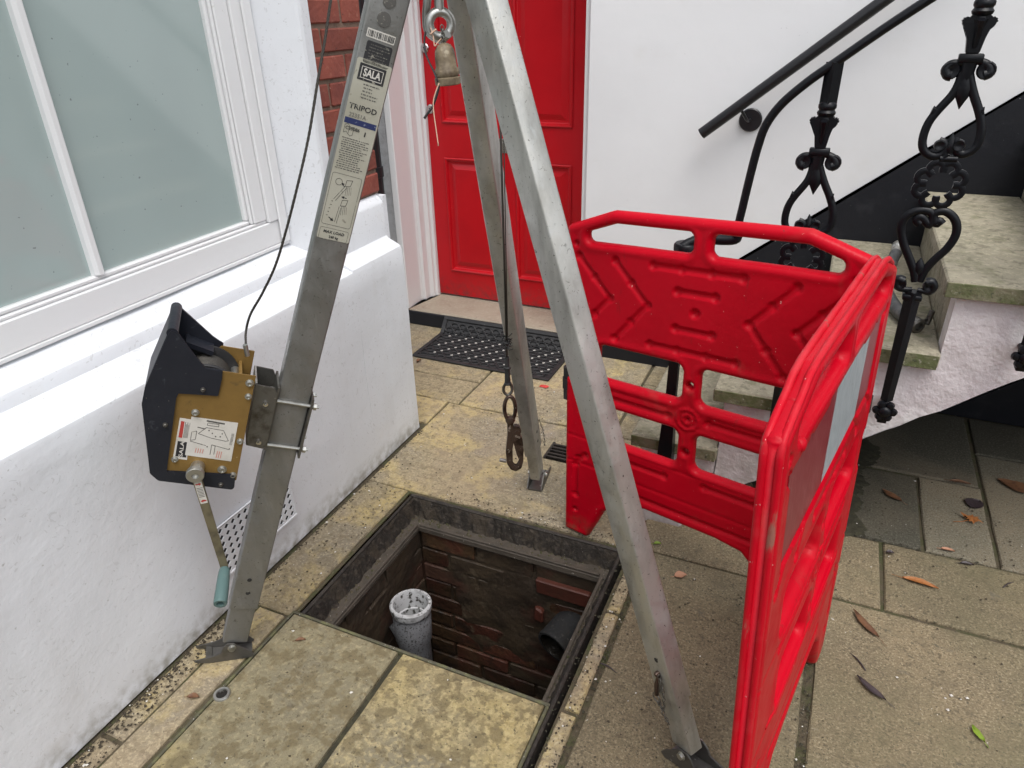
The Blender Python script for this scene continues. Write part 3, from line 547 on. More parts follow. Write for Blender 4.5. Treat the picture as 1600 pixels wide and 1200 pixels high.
# pierced air vent in the plinth: plate with diamond perforations
b = MB(); vy0, vy1, vz0, vz1 = 1.075, 1.375, .115, .275
nx, nz = 12, 7; vv = []; cw, ch = (vy1 - vy0) / nx, (vz1 - vz0) / nz
def vent_plate():
    bm = bmesh.new()
    for i in range(nx):
        for k in range(nz):
            y0, z0 = vy0 + i * cw, vz0 + k * ch; yc, zc = y0 + cw / 2, z0 + ch / 2; a = .37 * cw; c_ = .37 * ch
            O = [(y0, z0), (y0 + cw, z0), (y0 + cw, z0 + ch), (y0, z0 + ch)]; I = [(yc - a, zc), (yc, zc - c_), (yc + a, zc), (yc, zc + c_)]
            mid = [(yc, z0), (y0 + cw, zc), (yc, z0 + ch), (y0, zc)]
            ring = [O[0], mid[0], O[1], mid[1], O[2], mid[2], O[3], mid[3]]; inr = [I[0], I[1], I[2], I[3]]
            X = -1.4135
            for q0, q1, i0, i1 in ():
                pass
            b.add([(X, *p) for p in ring] + [(X, *p) for p in inr] + [(X - .0045, *p) for p in inr],
                  [(7, 0, 8), (0, 1, 9, 8), (1, 2, 9), (2, 3, 10, 9), (3, 4, 10), (4, 5, 11, 10), (5, 6, 11), (6, 7, 8, 11),
                   (8, 9, 13, 12), (9, 10, 14, 13), (10, 11, 15, 14), (11, 8, 12, 15)])
    bm.free()
vent_plate()
vent = b.build('air_vent', 'plaster', hw)
MB().box((-1.4178, vy0 + .001, vz0 + .001), (-1.4165, vy1 - .001, vz1 - .001)).build('vent_void', 'dark_room', vent)
b = MB(); b.cbox((-1.418, vy0 - .008, vz0 - .010), (-1.4115, vy1 + .008, vz0), .002); b.cbox((-1.418, vy0 - .008, vz1), (-1.4125, vy1 + .008, vz1 + .006), .002); b.cbox((-1.418, vy1, vz0 + .0005), (-1.4125, vy1 + .008, vz1 - .0005), .002); b.cbox((-1.418, vy0 - .008, vz0 + .0005), (-1.4125, vy0, vz1 - .0005), .002)
b.build('vent_rim', 'plaster', vent)

# ================================================================== ENTRANCE WALL with red door
ew = thing('entrance_wall', 'white rendered entrance wall with black skirting and the red front door', 'wall', (-1.0, 3.2, 0))
RX = -1.037
def plas(x0, x1, y0, z0, z1):
    b = MB(); nx = 24; nz = 14; v = []
    for i in range(nx + 1):
        for k in range(nz + 1):
            x = x0 + (x1 - x0) * i / nx; z = z0 + (z1 - z0) * k / nz
            v.append((x, y0 + .004 * math.sin(x * 5 + z * 3) + .003 * math.sin(z * 9 - x * 4), z))
    b.add(v, [(i * (nz + 1) + k, (i + 1) * (nz + 1) + k, (i + 1) * (nz + 1) + k + 1, i * (nz + 1) + k + 1) for i in range(nx) for k in range(nz)])
    return b
w_ = plas(RX + .012, 3.4, 3.086, 0, 3.6)
w_.add([(RX + .012, 3.086, 0), (RX + .012, 3.086, 3.6), (RX + .003, 3.092, 3.6), (RX + .003, 3.092, 0), (RX, 3.105, 3.6), (RX, 3.105, 0), (RX, 3.40, 3.6), (RX, 3.40, 0)], [(0, 1, 2, 3), (3, 2, 4, 5), (5, 4, 6, 7)])
w_.build('wall_face', 'plaster_smooth', ew, True, auto=60)
MB().box((RX + .02, 3.12, 0), (3.4, 3.4, 3.6)).build('wall_core', 'plaster', ew)
MB().box((-4.0, 3.125, 0), (-2.082, 3.4, 3.6)).build('wall_face', 'roughcast', ew)
MB().box((-2.0815, 3.13, 2.16), (RX - .001, 3.4, 3.6)).build('lintel', 'plaster', ew)
# black painted skirting that climbs with the stair
bl = [(-0.2882,0.5884),(0.5286,1.2481)]
sl = (bl[1][1] - bl[0][1]) / (bl[1][0] - bl[0][0]); zat = lambda x: bl[0][1] + sl * (x - bl[0][0])
xs = (.125 - bl[0][1]) / sl + bl[0][0]
b = MB(); top = [(RX - .001, .125), (xs, .125)] + [(x_, zat(x_) + .002 * math.sin(x_ * 30)) for x_ in np.linspace(xs + .02, 2.9, 30)] + [(3.4, zat(2.9))]
b.prism(top + [(3.4, 0), (RX - .001, 0)], 1, 3.074, 3.084); b.build('black_skirting', 'paint_black', ew)
# door frame (moulded reveal), threshold, door
df = MB().prism([(-2.080, 3.112), (-2.050, 3.112), (-2.046, 3.116), (-2.046, 3.250), (-2.040, 3.262), (-2.026, 3.268), (-2.024, 3.312), (-2.012, 3.322), (-2.006, 3.326), (-2.004, 3.345), (-1.992, 3.350), (-1.992, 3.42), (-2.080, 3.42)], 2, .082, 2.155)
df.build('door_frame', 'timber_white', ew)
MB().prism([(RX - .002, 3.345), (-1.11, 3.345), (-1.11, 3.42), (RX - .002, 3.42)], 2, .082, 2.155).build('door_frame', 'timber_white', ew)
MB().prism([(RX - .003, 3.112), (RX - .018, 3.112), (RX - .018, 3.34), (RX - .003, 3.34)], 2, .082, 2.155).build('door_frame', 'timber_white', ew)
th = MB(); th.cbox((-2.081, 3.114, 0), (RX - .001, 3.46, .081), .006, .002, 3); th.build('threshold', 'threshold', ew)
MB().cbox((-2.30, 3.100, 0), (RX - .001, 3.1125, .074), .002, .001, 4).build('painted_riser', 'paint_black', ew)
DY = 3.370
dx0, dx1, dz0, dz1 = -1.990, -1.112, .092, 2.12
dr = MB().box((dx0, DY + .012, dz0), (dx1, DY + .05, dz1)).build('door', 'door_red', ew)
b = MB()
cols = [(-1.906, -1.606), (-1.498, -1.196)]; rows = [(.235, .857), (1.028, 1.93)]
xsr = [dx0, cols[0][0], cols[0][1], cols[1][0], cols[1][1], dx1]; zsr = [dz0, rows[0][0], rows[0][1], rows[1][0], rows[1][1], dz1]
for i in range(5):
    for k in range(5):
        if i in (1, 3) and k in (1, 3): continue
        b.box((xsr[i], DY, zsr[k]), (xsr[i + 1], DY + .0118, zsr[k + 1]))
b.build('stiles_and_rails', 'door_red', dr)
for cx0, cx1 in cols:
    for rz0, rz1 in rows:
        b = MB()
        prof = [(0, -.005), (.006, -.009), (.014, -.006), (.018, .004), (.022, .0065), (.034, .0075), (.060, -.001)]   # bolection moulding then raised field
        n = len(prof); v = []
        for d, h in prof:
            v += [(cx0 + d, DY + h, rz0 + d), (cx1 - d, DY + h, rz0 + d), (cx1 - d, DY + h, rz1 - d), (cx0 + d, DY + h, rz1 - d)]
        b.add(v, [(4 * i + j, 4 * i + (j + 1) % 4, 4 * i + 4 + (j + 1) % 4, 4 * i + 4 + j) for i in range(n - 1) for j in range(4)] + [tuple(4 * (n - 1) + j for j in range(4))])
        b.build('door_panel', 'door_red', dr)
for (x_, z_) in ((-1.978, 1.093), (-1.990 + .004, 1.376)):
    lk = MB().lathe([(.021, 0), (.021, -.004), (.017, -.007), (.0165, -.012), (.0001, -.012)], (x_ + .008, DY - .001, z_), (0, -1, 0), 24, caps=False)
    lk = MB().lathe([(.022, 0), (.022, .004), (.018, .007), (.0175, .011), (.0001, .011)], (x_ + .010, DY - .001, z_), (0, -1, 0), 24, caps=False)
    l_ = lk.build('lock', 'chrome', dr, True, auto=35)
    b = MB(); b.lathe([(.0045, 0), (.0045, .0012), (.0001, .0012)], (x_ + .010, DY - .0121, z_ + .003), (0, -1, 0), 12); b.box((x_ + .0085, DY - .0132, z_ - .010), (x_ + .0115, DY - .0122, z_ + .002)); b.build('keyhole', 'ink', dr)
b = MB(); b.cbox((-1.68, DY - .006, .895), (-1.43, DY - .0005, .965), .002); b.cbox((-1.655, DY - .009, .910), (-1.455, DY - .0062, .950), .002); b.build('letter_plate', 'chrome', dr)

dp = thing('drainpipe', 'black plastic drainpipe between the brick pier and the grey door surround', 'drainpipe', (-2.145, 3.06, 0))
b = MB(); b.tube([(-2.140, 3.065, .03), (-2.140, 3.065, 3.4)], .037, 20); b.build('pipe', 'pipe_black', dp, True, auto=40)
b = MB(); b.lathe([(.037, 0), (.043, .002), (.043, .05), (.037, .053)], (-2.140, 3.065, .80), n=20, caps=False); b.build('collar', 'pipe_black', dp, True, auto=40)
b = MB(); b.tube([(-2.140, 3.065, .05), (-2.140, 3.04, .02), (-2.140, 2.99, .005)], .037, 20); b.build('shoe', 'pipe_black', dp, True, auto=40)

# unseen wall added behind the viewer to hold back ambient sky light
yw = thing('light_block_wall', 'unseen brown wall added behind the viewer to cut sky light', 'wall', (0, -2.2, 0))
MB().box((-2.0, -3.3, 0), (4.9, -3.0, 2.0)).build('wall_face', 'light_block_wall', yw)

# ================================================================== STAIRCASE
st = thing('staircase', 'stone staircase with mossy treads and cracked white painted string', 'staircase', (.3, 2.5, 0))
YS, YF, YB = 2.045, 2.022, 3.072
NX = [-.490, -.237, .033, .302, .575, .850, 1.125, 1.40, 1.675]; TZ = [.262, .487, .700, .907, 1.115, 1.322, 1.530, 1.737, 1.945]
JY = [YF, 2.300, 2.640, YB]
for i, (x_, z_) in enumerate(zip(NX, TZ)):
    x1 = (NX[i + 1] + .034) if i < len(NX) - 1 else x_ + .6
    for k in range(3):
        b = MB(); b.cbox((x_, JY[k] + (.0015 if k else 0), z_ - .044), (x1, JY[k + 1] - .0015, z_), .005, .0025, i * 7 + k)
        b.build('tread', 'stone_step', st)
    MB().cbox((x_ + .036, YS + .085, z_ - .27 if i else 0), (x_ + .056, YB, z_ - .045), .003, .002, i).build('riser', 'stone_step', st)
    MB().cbox((x_ + .002, YF - .003, z_ - .043), (x1 - .002 if i == len(NX) - 1 else NX[i + 1] + .030, YF - .0005, z_ - .003), .001, .0008, i).build('tread_edge', 'stone_edge', st)
und = [(0.1833,0.3739),(0.5125,0.6384)]
us = (und[1][1] - und[0][1]) / (und[1][0] - und[0][0]); uz = lambda x: und[0][1] + us * (x - und[0][0])
x00 = -(-.03 - und[0][1]) / us * -1 + und[0][0]
up_ = []
for i, (x_, z_) in enumerate(zip(NX, TZ)):
    up_ += [(x_ + .034, (TZ[i - 1] - .045) if i else -.03), (x_ + .034, z_ - .045)]
up_ += [(1.95, TZ[-1] - .045)]
rnd = random.Random(4)
low = [(x_, max(uz(x_) + rnd.uniform(-.006, .006), -.03)) for x_ in np.arange(1.95, x00, -.045)] + [(x00, -.03)]
MB().prism(up_ + low, 1, YS, YS + .08).build('string', 'render_string', st)
low2 = [(1.95, uz(1.95) + .03), (x00 + .05, .0)]
soffit = [(NX[0] + .06, .0), (NX[0] + .06, TZ[0] - .05)]
for i in range(1, len(NX)): soffit += [(NX[i] + .06, TZ[i - 1] - .05), (NX[i] + .06, TZ[i] - .05)]
soffit += [(1.95, TZ[-1] - .05)] + low2
sb = MB()
for i in range(len(NX)):
    xa = NX[i] + .06; xb = (NX[i + 1] + .06) if i < len(NX) - 1 else 1.95; t_ = TZ[i] - .05
    sb.prism([(xa, max(uz(xa) + .03, 0)), (xb, max(uz(xb) + .03, 0)), (xb, t_), (xa, t_)], 1, YS + .0805, YB)
sb.build('soffit', 'paint_black', st)
MB().cbox((-.452, 1.925, -.02), (-.278, YS - .001, .120), .008, .003, 6).build('string_foot', 'render_string', st)
# unseen walls added under the flight; the black one keeps light out
MB().box((1.60, 2.13, 0), (1.66, 3.07, 1.40)).build('added_under_stair_wall', 'paint_black', st); MB().box((2.10, 2.13, 0), (2.26, 3.07, 1.89)).build('added_under_stair_wall', 'render_string', st)

# ================================================================== RAILING
rl = thing('stair_railing', 'black cast iron stair railing with ornamental balusters and scrolled handrail end', 'railing', (.2, 1.99, .3))
YR = 1.985
ball = [(0.2365,0.5328)]
def Pb(x, z, y=0): return (x, YR + y, z)
# baluster design measured on the right-hand baluster, local x from its axis, z from its foot
BX, BZ = (0.231,0.5357)
L = lambda pts: [(x - BX, z - BZ) for x, z in pts]
c_base = L([(0.2289,0.882),(0.2304,0.5622)])
c_loopL = L([(0.2119,1.3989),(0.212,1.3777),(0.2045,1.3508),(0.184,1.3174),(0.1715,1.2919),(0.1667,1.2662),(0.1681,1.2418),(0.1772,1.2247),(0.1941,1.2154),(0.2095,1.2177),(0.2177,1.2283),(0.2124,1.2453),(0.2007,1.2505)])
c_loopR = L([(0.2255,1.399),(0.235,1.3755),(0.2477,1.3491),(0.2637,1.3198),(0.2757,1.2915),(0.281,1.2653),(0.279,1.2428),(0.2673,1.2279),(0.253,1.2229),(0.239,1.2322),(0.2353,1.2478),(0.2429,1.2538)])
c_spear = L([(0.2159,1.408),(0.2233,1.3619),(0.2245,1.32)])
c_vol = [L([(0.2118,1.4145),(0.2001,1.417),(0.187,1.4143),(0.1794,1.4038),(0.1847,1.3919),(0.1925,1.3907)]), L([(0.2217,1.4146),(0.2327,1.4198),(0.2465,1.4186),(0.2608,1.4097),(0.2641,1.3968),(0.2554,1.3928)])]
c_thorn = [L([(0.1849,1.3133),(0.1711,1.3171)]), L([(0.2631,1.3171),(0.2743,1.3174)])]
c_blk = L([(0.2223,1.4275)])
c_body = L([(0.2229,1.4249),(0.2221,1.453),(0.2228,1.4844),(0.223,1.5029)])
c_collar = L([(0.2093,1.4352),(0.2044,1.4657),(0.1989,1.4834),(0.1925,1.4897),(0.187,1.4972),(0.1876,1.5047),(0.1928,1.5083),(0.2013,1.5082),(0.2085,1.5031),(0.2061,1.5179),(0.2348,1.5174),(0.2391,1.5052),(0.244,1.5087),(0.2503,1.5074),(0.2551,1.5025),(0.2546,1.4952),(0.2464,1.4904),(0.2435,1.483),(0.2398,1.4693),(0.235,1.4352)])
c_disc = [(p, r_) for p, r_ in zip(L([(0.1888,1.4012),(0.2579,1.4019),(0.1931,0.8982),(0.2598,0.8999),(0.2043,1.2406),(0.2431,1.2424)]), (.0195, .0195, .0155, .0155, .0125, .0135))]
c_petal = L([(0.1946,1.4909),(0.1961,1.4996),(0.187,1.5022)]), L([(0.2446,1.4879),(0.2466,1.4989),(0.2545,1.5001)])
c_neck = L([(0.223,1.5029),(0.2229,1.5176),(0.2228,1.5273)])
c_ring = L([(0.2247,1.1519)])
c_ringr = 0.055
c_leaf1 = L([(0.2294,1.2231),(0.2273,1.2431),(0.2249,1.27)])
c_heartL = L([(0.2292,1.0722),(0.215,1.0615),(0.1969,1.0614),(0.1914,1.0737),(0.2013,1.0855),(0.2163,1.093),(0.1863,1.0906),(0.1676,1.0732),(0.1631,1.0471),(0.1737,1.0107),(0.195,0.9716),(0.2166,0.932),(0.2277,0.9078)])
c_heartL = L([(0.2041,1.0541),(0.1955,1.0613),(0.1989,1.0711),(0.2096,1.0673),(0.2253,1.0529),(0.2285,1.0753),(0.2149,1.0867),(0.1904,1.0846),(0.171,1.0703),(0.1652,1.0441),(0.1775,1.0062),(0.1985,0.9686),(0.2176,0.9338),(0.2263,0.9076)])
c_heartR = L([(0.2517,1.0585),(0.2432,1.0656),(0.2409,1.0575),(0.2341,1.0632),(0.2292,1.0785),(0.2369,1.087),(0.2529,1.0883),(0.2721,1.076),(0.2842,1.0536),(0.2851,1.0268),(0.2743,0.9967),(0.2556,0.9684),(0.2401,0.9365),(0.2347,0.9087)])
c_leaf2 = L([(0.2283,0.9249),(0.227,0.9501),(0.2255,0.97)])
c_volb = [L([(0.2235,0.8865),(0.2093,0.8846),(0.1942,0.8861),(0.1845,0.8971),(0.1877,0.9096),(0.1989,0.9058)]), L([(0.2353,0.8863),(0.2501,0.8848),(0.2632,0.8848),(0.2703,0.8978),(0.2631,0.9106),(0.2523,0.9075)])]
c_blkb = L([(0.205,0.87),(0.25,0.8657)])
def to3(pts, y=0.): return [(x, y, z) for x, z in pts]
def baluster_mb():
    b = MB()
    b.tube(to3(c_base), [.0150, .0120], 4, flat=(1.3, 1.3), up=(1, 0, 1))
    for c_ in (c_loopL, c_loopR): b.tube(to3(smoothpts(c_, 4)), .0062, 8, flat=(1, 1.5), up=(0, 1, 0))
    k = smoothpts(c_spear, 3); b.tube(to3(k), [.011, .012, .0135, .016, .014, .007, .0006][:len(k)], 8, flat=(1, .6), up=(1, 0, 0))
    for c_ in c_vol + c_volb:
        k = smoothpts(c_, 4); n = len(k); b.tube(to3(k), [.006 + .007 * (i / n) for i in range(n)], 10, flat=(1, 1), up=(0, 1, 0))
    for c_ in c_thorn: b.tube(to3(c_), [.006, .010], 6, flat=(1, .8))
    cx, cz = c_blk[0]; b.cbox((cx - .024, -.012, cz - .010), (cx + .024, .012, cz + .008), .002)
    b.tube([(cx, 0, cz + .004), (cx - .001, 0, cz - .030), (cx - .003, 0, cz - .055)], [.017, .015, .011], 10, flat=(1, .6), up=(1, 0, 0))
    k = smoothpts(c_body, 4); n = len(k); x_ = [p[0] for p in k]
    b.tube([(cx, 0, p[1]) for p in k], [.0125 + .009 * (i / (n - 1)) ** 1.5 for i in range(n)], 10, flat=(1, .8), up=(1, 0, 0))
    zt = k[-1][1]
    b.prism(c_collar, 1, -.012, .012, bevel=.003)
    for p, r_ in c_disc: b.lathe([(.0001, -.0060), (r_ * .35, -.0062), (r_ * .5, -.0075), (r_ * .85, -.0085), (r_, -.004), (r_, .004), (r_ * .85, .0085), (r_ * .5, .0075), (r_ * .35, .0062), (.0001, .0060)], (p[0], 0, p[1]), (0, 1, 0), 16)
    for sg in (0,):
        b.tube([(cx + sg * .0, -.012, zt - .055), (cx, -.018, zt - .02), (cx, -.026, zt)], [.005, .007, .009], 6)
    zn = c_neck[0][1]; b.lathe([(.016, -.004), (.014, .006), (.020, .010), (.022, .016), (.018, .022), (.021, .027), (.021, .034), (.016, .040)], (cx, 0, zn), n=16)
    b.tube([(cx, 0, zn + .034), (cx, 0, zn + .128)], .0165, 4, flat=(1.2, 1.2), up=(1, 0, 1))
    # cinquefoil rosette: six scalloped loops joined by V notches
    rx_, rz_ = c_ring[0]; Rr = c_ringr
    for t in range(8):
        a = math.pi / 8 + t * math.pi / 4; cx_, cz_ = rx_ + math.cos(a) * Rr * .68, rz_ + math.sin(a) * Rr * .68; q = Rr * .29
        b.tube([(cx_ + q * math.cos(a + u), 0, cz_ + q * math.sin(a + u)) for u in np.linspace(-2.35, 2.35, 14)], .0055, 6, flat=(1, 1.5), up=(0, 1, 0))
        
    for c_ in (c_leaf1, c_leaf2): b.tube(to3(smoothpts(c_, 2)), [.007, .013, .012, .007, .001], 8, flat=(1, .6), up=(1, 0, 0))
    b.tube([(c_leaf1[0][0] - .018, 0, c_leaf1[0][1] - .012), (c_leaf1[0][0] + .018, 0, c_leaf1[0][1] - .012)], .008, 8)
    b.tube([(rx_ - .008, 0, rz_ + Rr), (c_leaf1[0][0] - .005, 0, c_leaf1[0][1])], .008, 8)
    for c_ in (c_heartL, c_heartR): b.tube(to3(smoothpts(c_, 4)), .0066, 8, flat=(1, 1.5), up=(0, 1, 0))
    (x0, z0), (x1, z1) = c_blkb; b.cbox((x0, -.014, min(z0, z1) - .006), (x1, .014, max(z0, z1) + .004), .002)
    return b
def foot_mb():
    b = MB()
    for t in range(6):
        a = t * math.pi / 3; b.lathe([(.0001, .012), (.009, .010), (.012, .002), (.010, -.004)], (.021 * math.cos(a), -.014, .021 * math.sin(a)), (0, -1, 0), 12)
    b.lathe([(.016, 0), (.016, .014), (.010, .019), (.0001, .020)], (0, -.012, 0), (0, -1, 0), 16)
    b.tube([(0, .0, 0), (0, .058, 0)], .009, 8)
    b.cbox((-.012, -.012, -.042), (.012, .012, -.018), .002)
    return b
bspots = [(BX, BZ), (-0.0442,0.322)]
s3 = (bspots[0][1] - bspots[1][1]) / (bspots[0][0] - bspots[1][0]); ddx = bspots[0][0] - bspots[1][0]
bspots += [(BX + ddx, BZ + s3 * ddx), (BX + 2 * ddx, BZ + 2 * s3 * ddx)]
for i, (x_, z_) in enumerate(bspots):
    if i == 0:
        bo = baluster_mb().xf(lambda x, y, z: (x + BX, y + YR, z + BZ)).build('baluster', 'iron', rl, True, auto=50); base0 = Vector(bo.location)
        fo = foot_mb().xf(lambda x, y, z: (x + BX, y + YR, z + BZ)).build('rosette_fixing', 'iron', bo, True, auto=50)
    else:
        c2 = bo.copy(); C.objects.link(c2); c2.parent = rl; c2.location = base0 + Vector((x_ - BX, 0, z_ - BZ))
        d2 = fo.copy(); C.objects.link(d2); d2.parent = c2
# rails
hr = [(0.1701,1.5826),(0.1127,1.5419),(0.0356,1.4849),(-0.0527,1.4154),(-0.1066,1.3727),(-0.1578,1.3222),(-0.1885,1.2714),(-0.2013,1.2164),(-0.2107,1.1433),(-0.2195,1.0586),(-0.224,1.0148),(-0.2239,0.9865)]
hr = [(hr[0][0] + 2.0, hr[0][1] + 2.0 * (hr[0][1] - hr[3][1]) / (hr[0][0] - hr[3][0]))] + hr
pts = smoothpts([Pb(x, z) for x, z in hr[1:]], 5)
MB().tube([Pb(*hr[0])] + pts, .0145, 12, flat=(1, .75), up=(0, 1, 0)).build('handrail', 'iron', rl, True, auto=50)
sc_ = [(-0.2239,0.9865),(-0.2289,0.9717),(-0.2677,0.966),(-0.3149,0.9649),(-0.3492,0.9522),(-0.366,0.9393)]
MB().tube(smoothpts([Pb(x, z, -.012 * (i > 3) * (i - 3)) for i, (x, z) in enumerate(sc_)], 4), .0145, 12, flat=(1, .9)).build('scroll', 'iron', rl, True, auto=50)
nx_, nz_ = (-0.36,0.9325)
MB().lathe([(.0001, .020), (.030, .019), (.034, .014), (.034, -.002), (.028, -.008), (.02, -.010)], (nx_ + .003, YR - .01, nz_), n=24).build('scroll_cap', 'iron', rl, True, auto=40)
b = MB(); b.tube([(nx_, YR, .119), (nx_, YR, .26), (nx_, YR, .46), (nx_, YR, nz_ - .008)], [.030, .027, .018, .015], 4, flat=(1.2, 1.2), up=(1, 1, 0)); b.build('newel', 'iron', rl)

wr = thing('wall_handrail', 'straight black tubular handrail fixed to the white wall by a round bracket', 'handrail', (0, 3.0, 1.3))
p = [(-0.5235,1.0871),(0.0447,1.5443)]
dx_, dz_ = p[1][0] - p[0][0], p[1][1] - p[0][1]
MB().tube([(p[0][0], 2.995, p[0][1]), (p[0][0] + dx_ * 4, 2.995, p[0][1] + dz_ * 4)], .0215, 16).build('rail', 'pipe_black', wr, True, auto=50)
for k in range(3):
    bx, bz = (-0.3537,1.1335); bx += k * dx_ * 1.6; bz += k * dz_ * 1.6
    MB().lathe([(.044, 0), (.044, .006), (.040, .010), (.0001, .010)], (bx, 3.084, bz), (0, -1, 0), 28).build('bracket_plate', 'pipe_black', wr, True, auto=40)
    qx = (-0.3828,1.1794)
    MB().tube(smoothpts([(bx, 3.076, bz), (bx - .006, 3.03, bz + .005), (qx[0] + k * dx_ * 1.6, 2.998, qx[1] + k * dz_ * 1.6)], 4), .006, 8).build('bracket_arm', 'pipe_black', wr, True, auto=50)
# small dark fitting on the wall at the right edge is a further rosette of the railing (covered by the copies above)

# ================================================================== DOORMAT
dm = thing('doormat', 'black rubber ring doormat in front of the red door', 'doormat', (-1.44, 2.95, 0))
mx0, mx1, my0, my1 = -1.806, -1.066, 2.728, 3.135
ang = R(-.6)
b = MB(); z0, z1 = .0015, .011; bw = .022
b.cbox((mx0, my0, z0), (mx1, my0 + bw, z1), .002); b.cbox((mx0, my1 - bw, z0), (mx1, my1, z1), .002)
for ya_, yb_ in ((my0 + bw + .0005, 3.0295), (3.0305, my1 - bw - .0005)): b.cbox((mx0, ya_, z0), (mx0 + bw, yb_, z1), .0008); b.cbox((mx1 - bw, ya_, z0), (mx1, yb_, z1), .0008)
dm_b = b
b = MB(); px_, py_ = .0485, .0290
nr = int((my1 - my0 - 2 * bw) / py_); nc = int((mx1 - mx0 - 2 * bw) / px_) + 1
for r_ in range(nr):
    for c_ in range(nc):
        x = mx0 + bw + .026 + c_ * px_ + (px_ / 2 if r_ % 2 else 0); y = my0 + bw + .0165 + r_ * py_
        if x > mx1 - bw - .015: continue
        n = 12; v = []
        for ra, zz in ((.0272, .0025), (.0272, .0100), (.0232, .0115), (.0175, .0100), (.0165, .0025)):
            ex_ = 1.0 if ra > .02 else 1.0
            for j in range(n):
                t = 2 * math.pi * (j + .5) / n; v.append((x + ra * math.cos(t) * .98, y + ra * math.sin(t) * .62, zz))
        b.add(v, [(k * n + j, k * n + (j + 1) % n, (k + 1) * n + (j + 1) % n, (k + 1) * n + j) for k in range(4) for j in range(n)])
        for sg in (0,):
            b.lathe([(.006, .0025), (.0055, .0125), (.0001, .0135)], (x + px_ / 2, y, 0), n=6, caps=False)
lean = lambda x, y, z: (x, y, z) if y < 3.03 else (x, 3.03 + (y - 3.03) * .58 - z * .6, z + (y - 3.03) * .72)
dm_b.xf(lean).build('border', 'rubber', dm); b.xf(lean)
g2 = MB()  # pale diamonds standing in for paving seen through the mat's holes
for r_ in range(1, nr - 2):
    for c_ in range(nc):
        x = mx0 + bw + .026 + (c_ + .5) * px_ + (px_ / 2 if r_ % 2 else 0); y = my0 + bw + .0165 + r_ * py_
        if x > mx1 - bw - .01 or (c_ + r_ // 2) % 2: continue
        w = .0092; g2.add([(x - w * .9, y, .0125), (x, y - w, .0125), (x + w * .9, y, .0125), (x, y + w, .0125), (x, y, .0142)], [(0, 1, 4), (1, 2, 4), (2, 3, 4), (3, 0, 4)])
g2 = g2.build('pale_hole_spot', 'mat_hole_pale', dm); g2['kind'] = 'stuff'
w2 = MB()
for y_0, y_1 in ((my0 + .01, 3.0299), (3.03, my1 - .01)): w2.box((mx0 + .01, y_0, .0012), (mx1 - .01, y_1, .0042))
w2.xf(lean).build('web', 'rubber', dm)
o = b.build('ring_lattice', 'rubber', dm); o['kind'] = 'stuff'

# ================================================================== HOSE with coupling on the second tread
h = thing('hose', 'grey rubber hose with a metal coupling lying over the stair tread behind the iron baluster', 'hose', (.2, 2.4, .71))
hp = [(0.2359,2.7616,0.76),(0.218,2.6693,0.74),(0.2006,2.4858,0.735),(0.2071,2.3668,0.73),(0.2306,2.2651,0.725),(0.2586,2.1921,0.725),(0.2779,2.1671,0.722)]
MB().tube(smoothpts(hp, 5), .019, 14).build('hose_body', 'hose', h, True, auto=60)
a = Vector(hp[0]); d = (Vector(hp[0]) - Vector(hp[1])).normalized()
MB().lathe([(.017, -.02), (.020, -.018), (.020, .006), (.024, .010), (.025, .034), (.021, .038), (.021, .042), (.0001, .046)], a, d, 20).build('coupling', 'steel', h, True, auto=40)
a = Vector(hp[-1]); d = (Vector(hp[-1]) - Vector(hp[-2])).normalized()
MB().lathe([(.018, -.02), (.022, -.016), (.022, .008), (.018, .012), (.012, .012), (.012, .002), (.0001, .002)], a, d, 20).build('end_fitting', 'steel_dark', h, True, auto=40)
q0 = Vector((0.3111,2.2148,0.73)); MB().lathe([(.006, -.02), (.008, -.018), (.008, .022), (.005, .024)], q0, (.15, .2, 1), 12).build('valve', 'steel_dark', h, True, auto=40)
MB().tube([tuple(Vector(hp[-1]) + Vector((0, 0, .01))), tuple(q0 + Vector((-.02, -.02, -.005))), tuple(q0)], .003, 6).build('chain', 'steel_dark', h, True)

# ================================================================== BARRIER (two moulded panels, distance-field mesh with rounded edges and pressed grooves)
def sd_poly(U, V, P):
    P = np.array(P, float); n = len(P); d = np.full(U.shape, 1e9); s_ = np.ones(U.shape)
    for i in range(n):
        a, b_ = P[i], P[i - 1]; e = b_ - a; wx, wy = U - a[0], V - a[1]
        t = np.clip((wx * e[0] + wy * e[1]) / (e @ e), 0, 1); d = np.minimum(d, (wx - e[0] * t) ** 2 + (wy - e[1] * t) ** 2)
        c1 = V >= a[1]; c2 = V < b_[1]; c3 = e[0] * wy > e[1] * wx
        s_ = np.where((c1 & c2 & c3) | (~c1 & ~c2 & ~c3), -s_, s_)
    return s_ * np.sqrt(d)          # negative inside
def shrink(P, r_):
    """inset a polygon (counter-clockwise or clockwise) by r_"""
    P = np.array(P, float); n = len(P); ar = sum(P[i][0] * P[(i + 1) % n][1] - P[(i + 1) % n][0] * P[i][1] for i in range(n)); sg = 1 if ar > 0 else -1; out = []
    for i in range(n):
        a, b_, c_ = P[i - 1], P[i], P[(i + 1) % n]; e1 = (b_ - a) / np.linalg.norm(b_ - a); e2 = (c_ - b_) / np.linalg.norm(c_ - b_)
        n1 = np.array([-e1[1], e1[0]]) * sg; n2 = np.array([-e2[1], e2[0]]) * sg; k = 1 + n1 @ n2
        out.append(b_ + (n1 + n2) * r_ / max(k, .3))
    return out
def seg(U, V, a, b_):
    ax, ay = a; ex, ey = b_[0] - ax, b_[1] - ay; L2 = ex * ex + ey * ey + 1e-12
    t = np.clip(((U - ax) * ex + (V - ay) * ey) / L2, 0, 1); return np.sqrt((U - ax - ex * t) ** 2 + (V - ay - ey * t) ** 2)
WB = .785
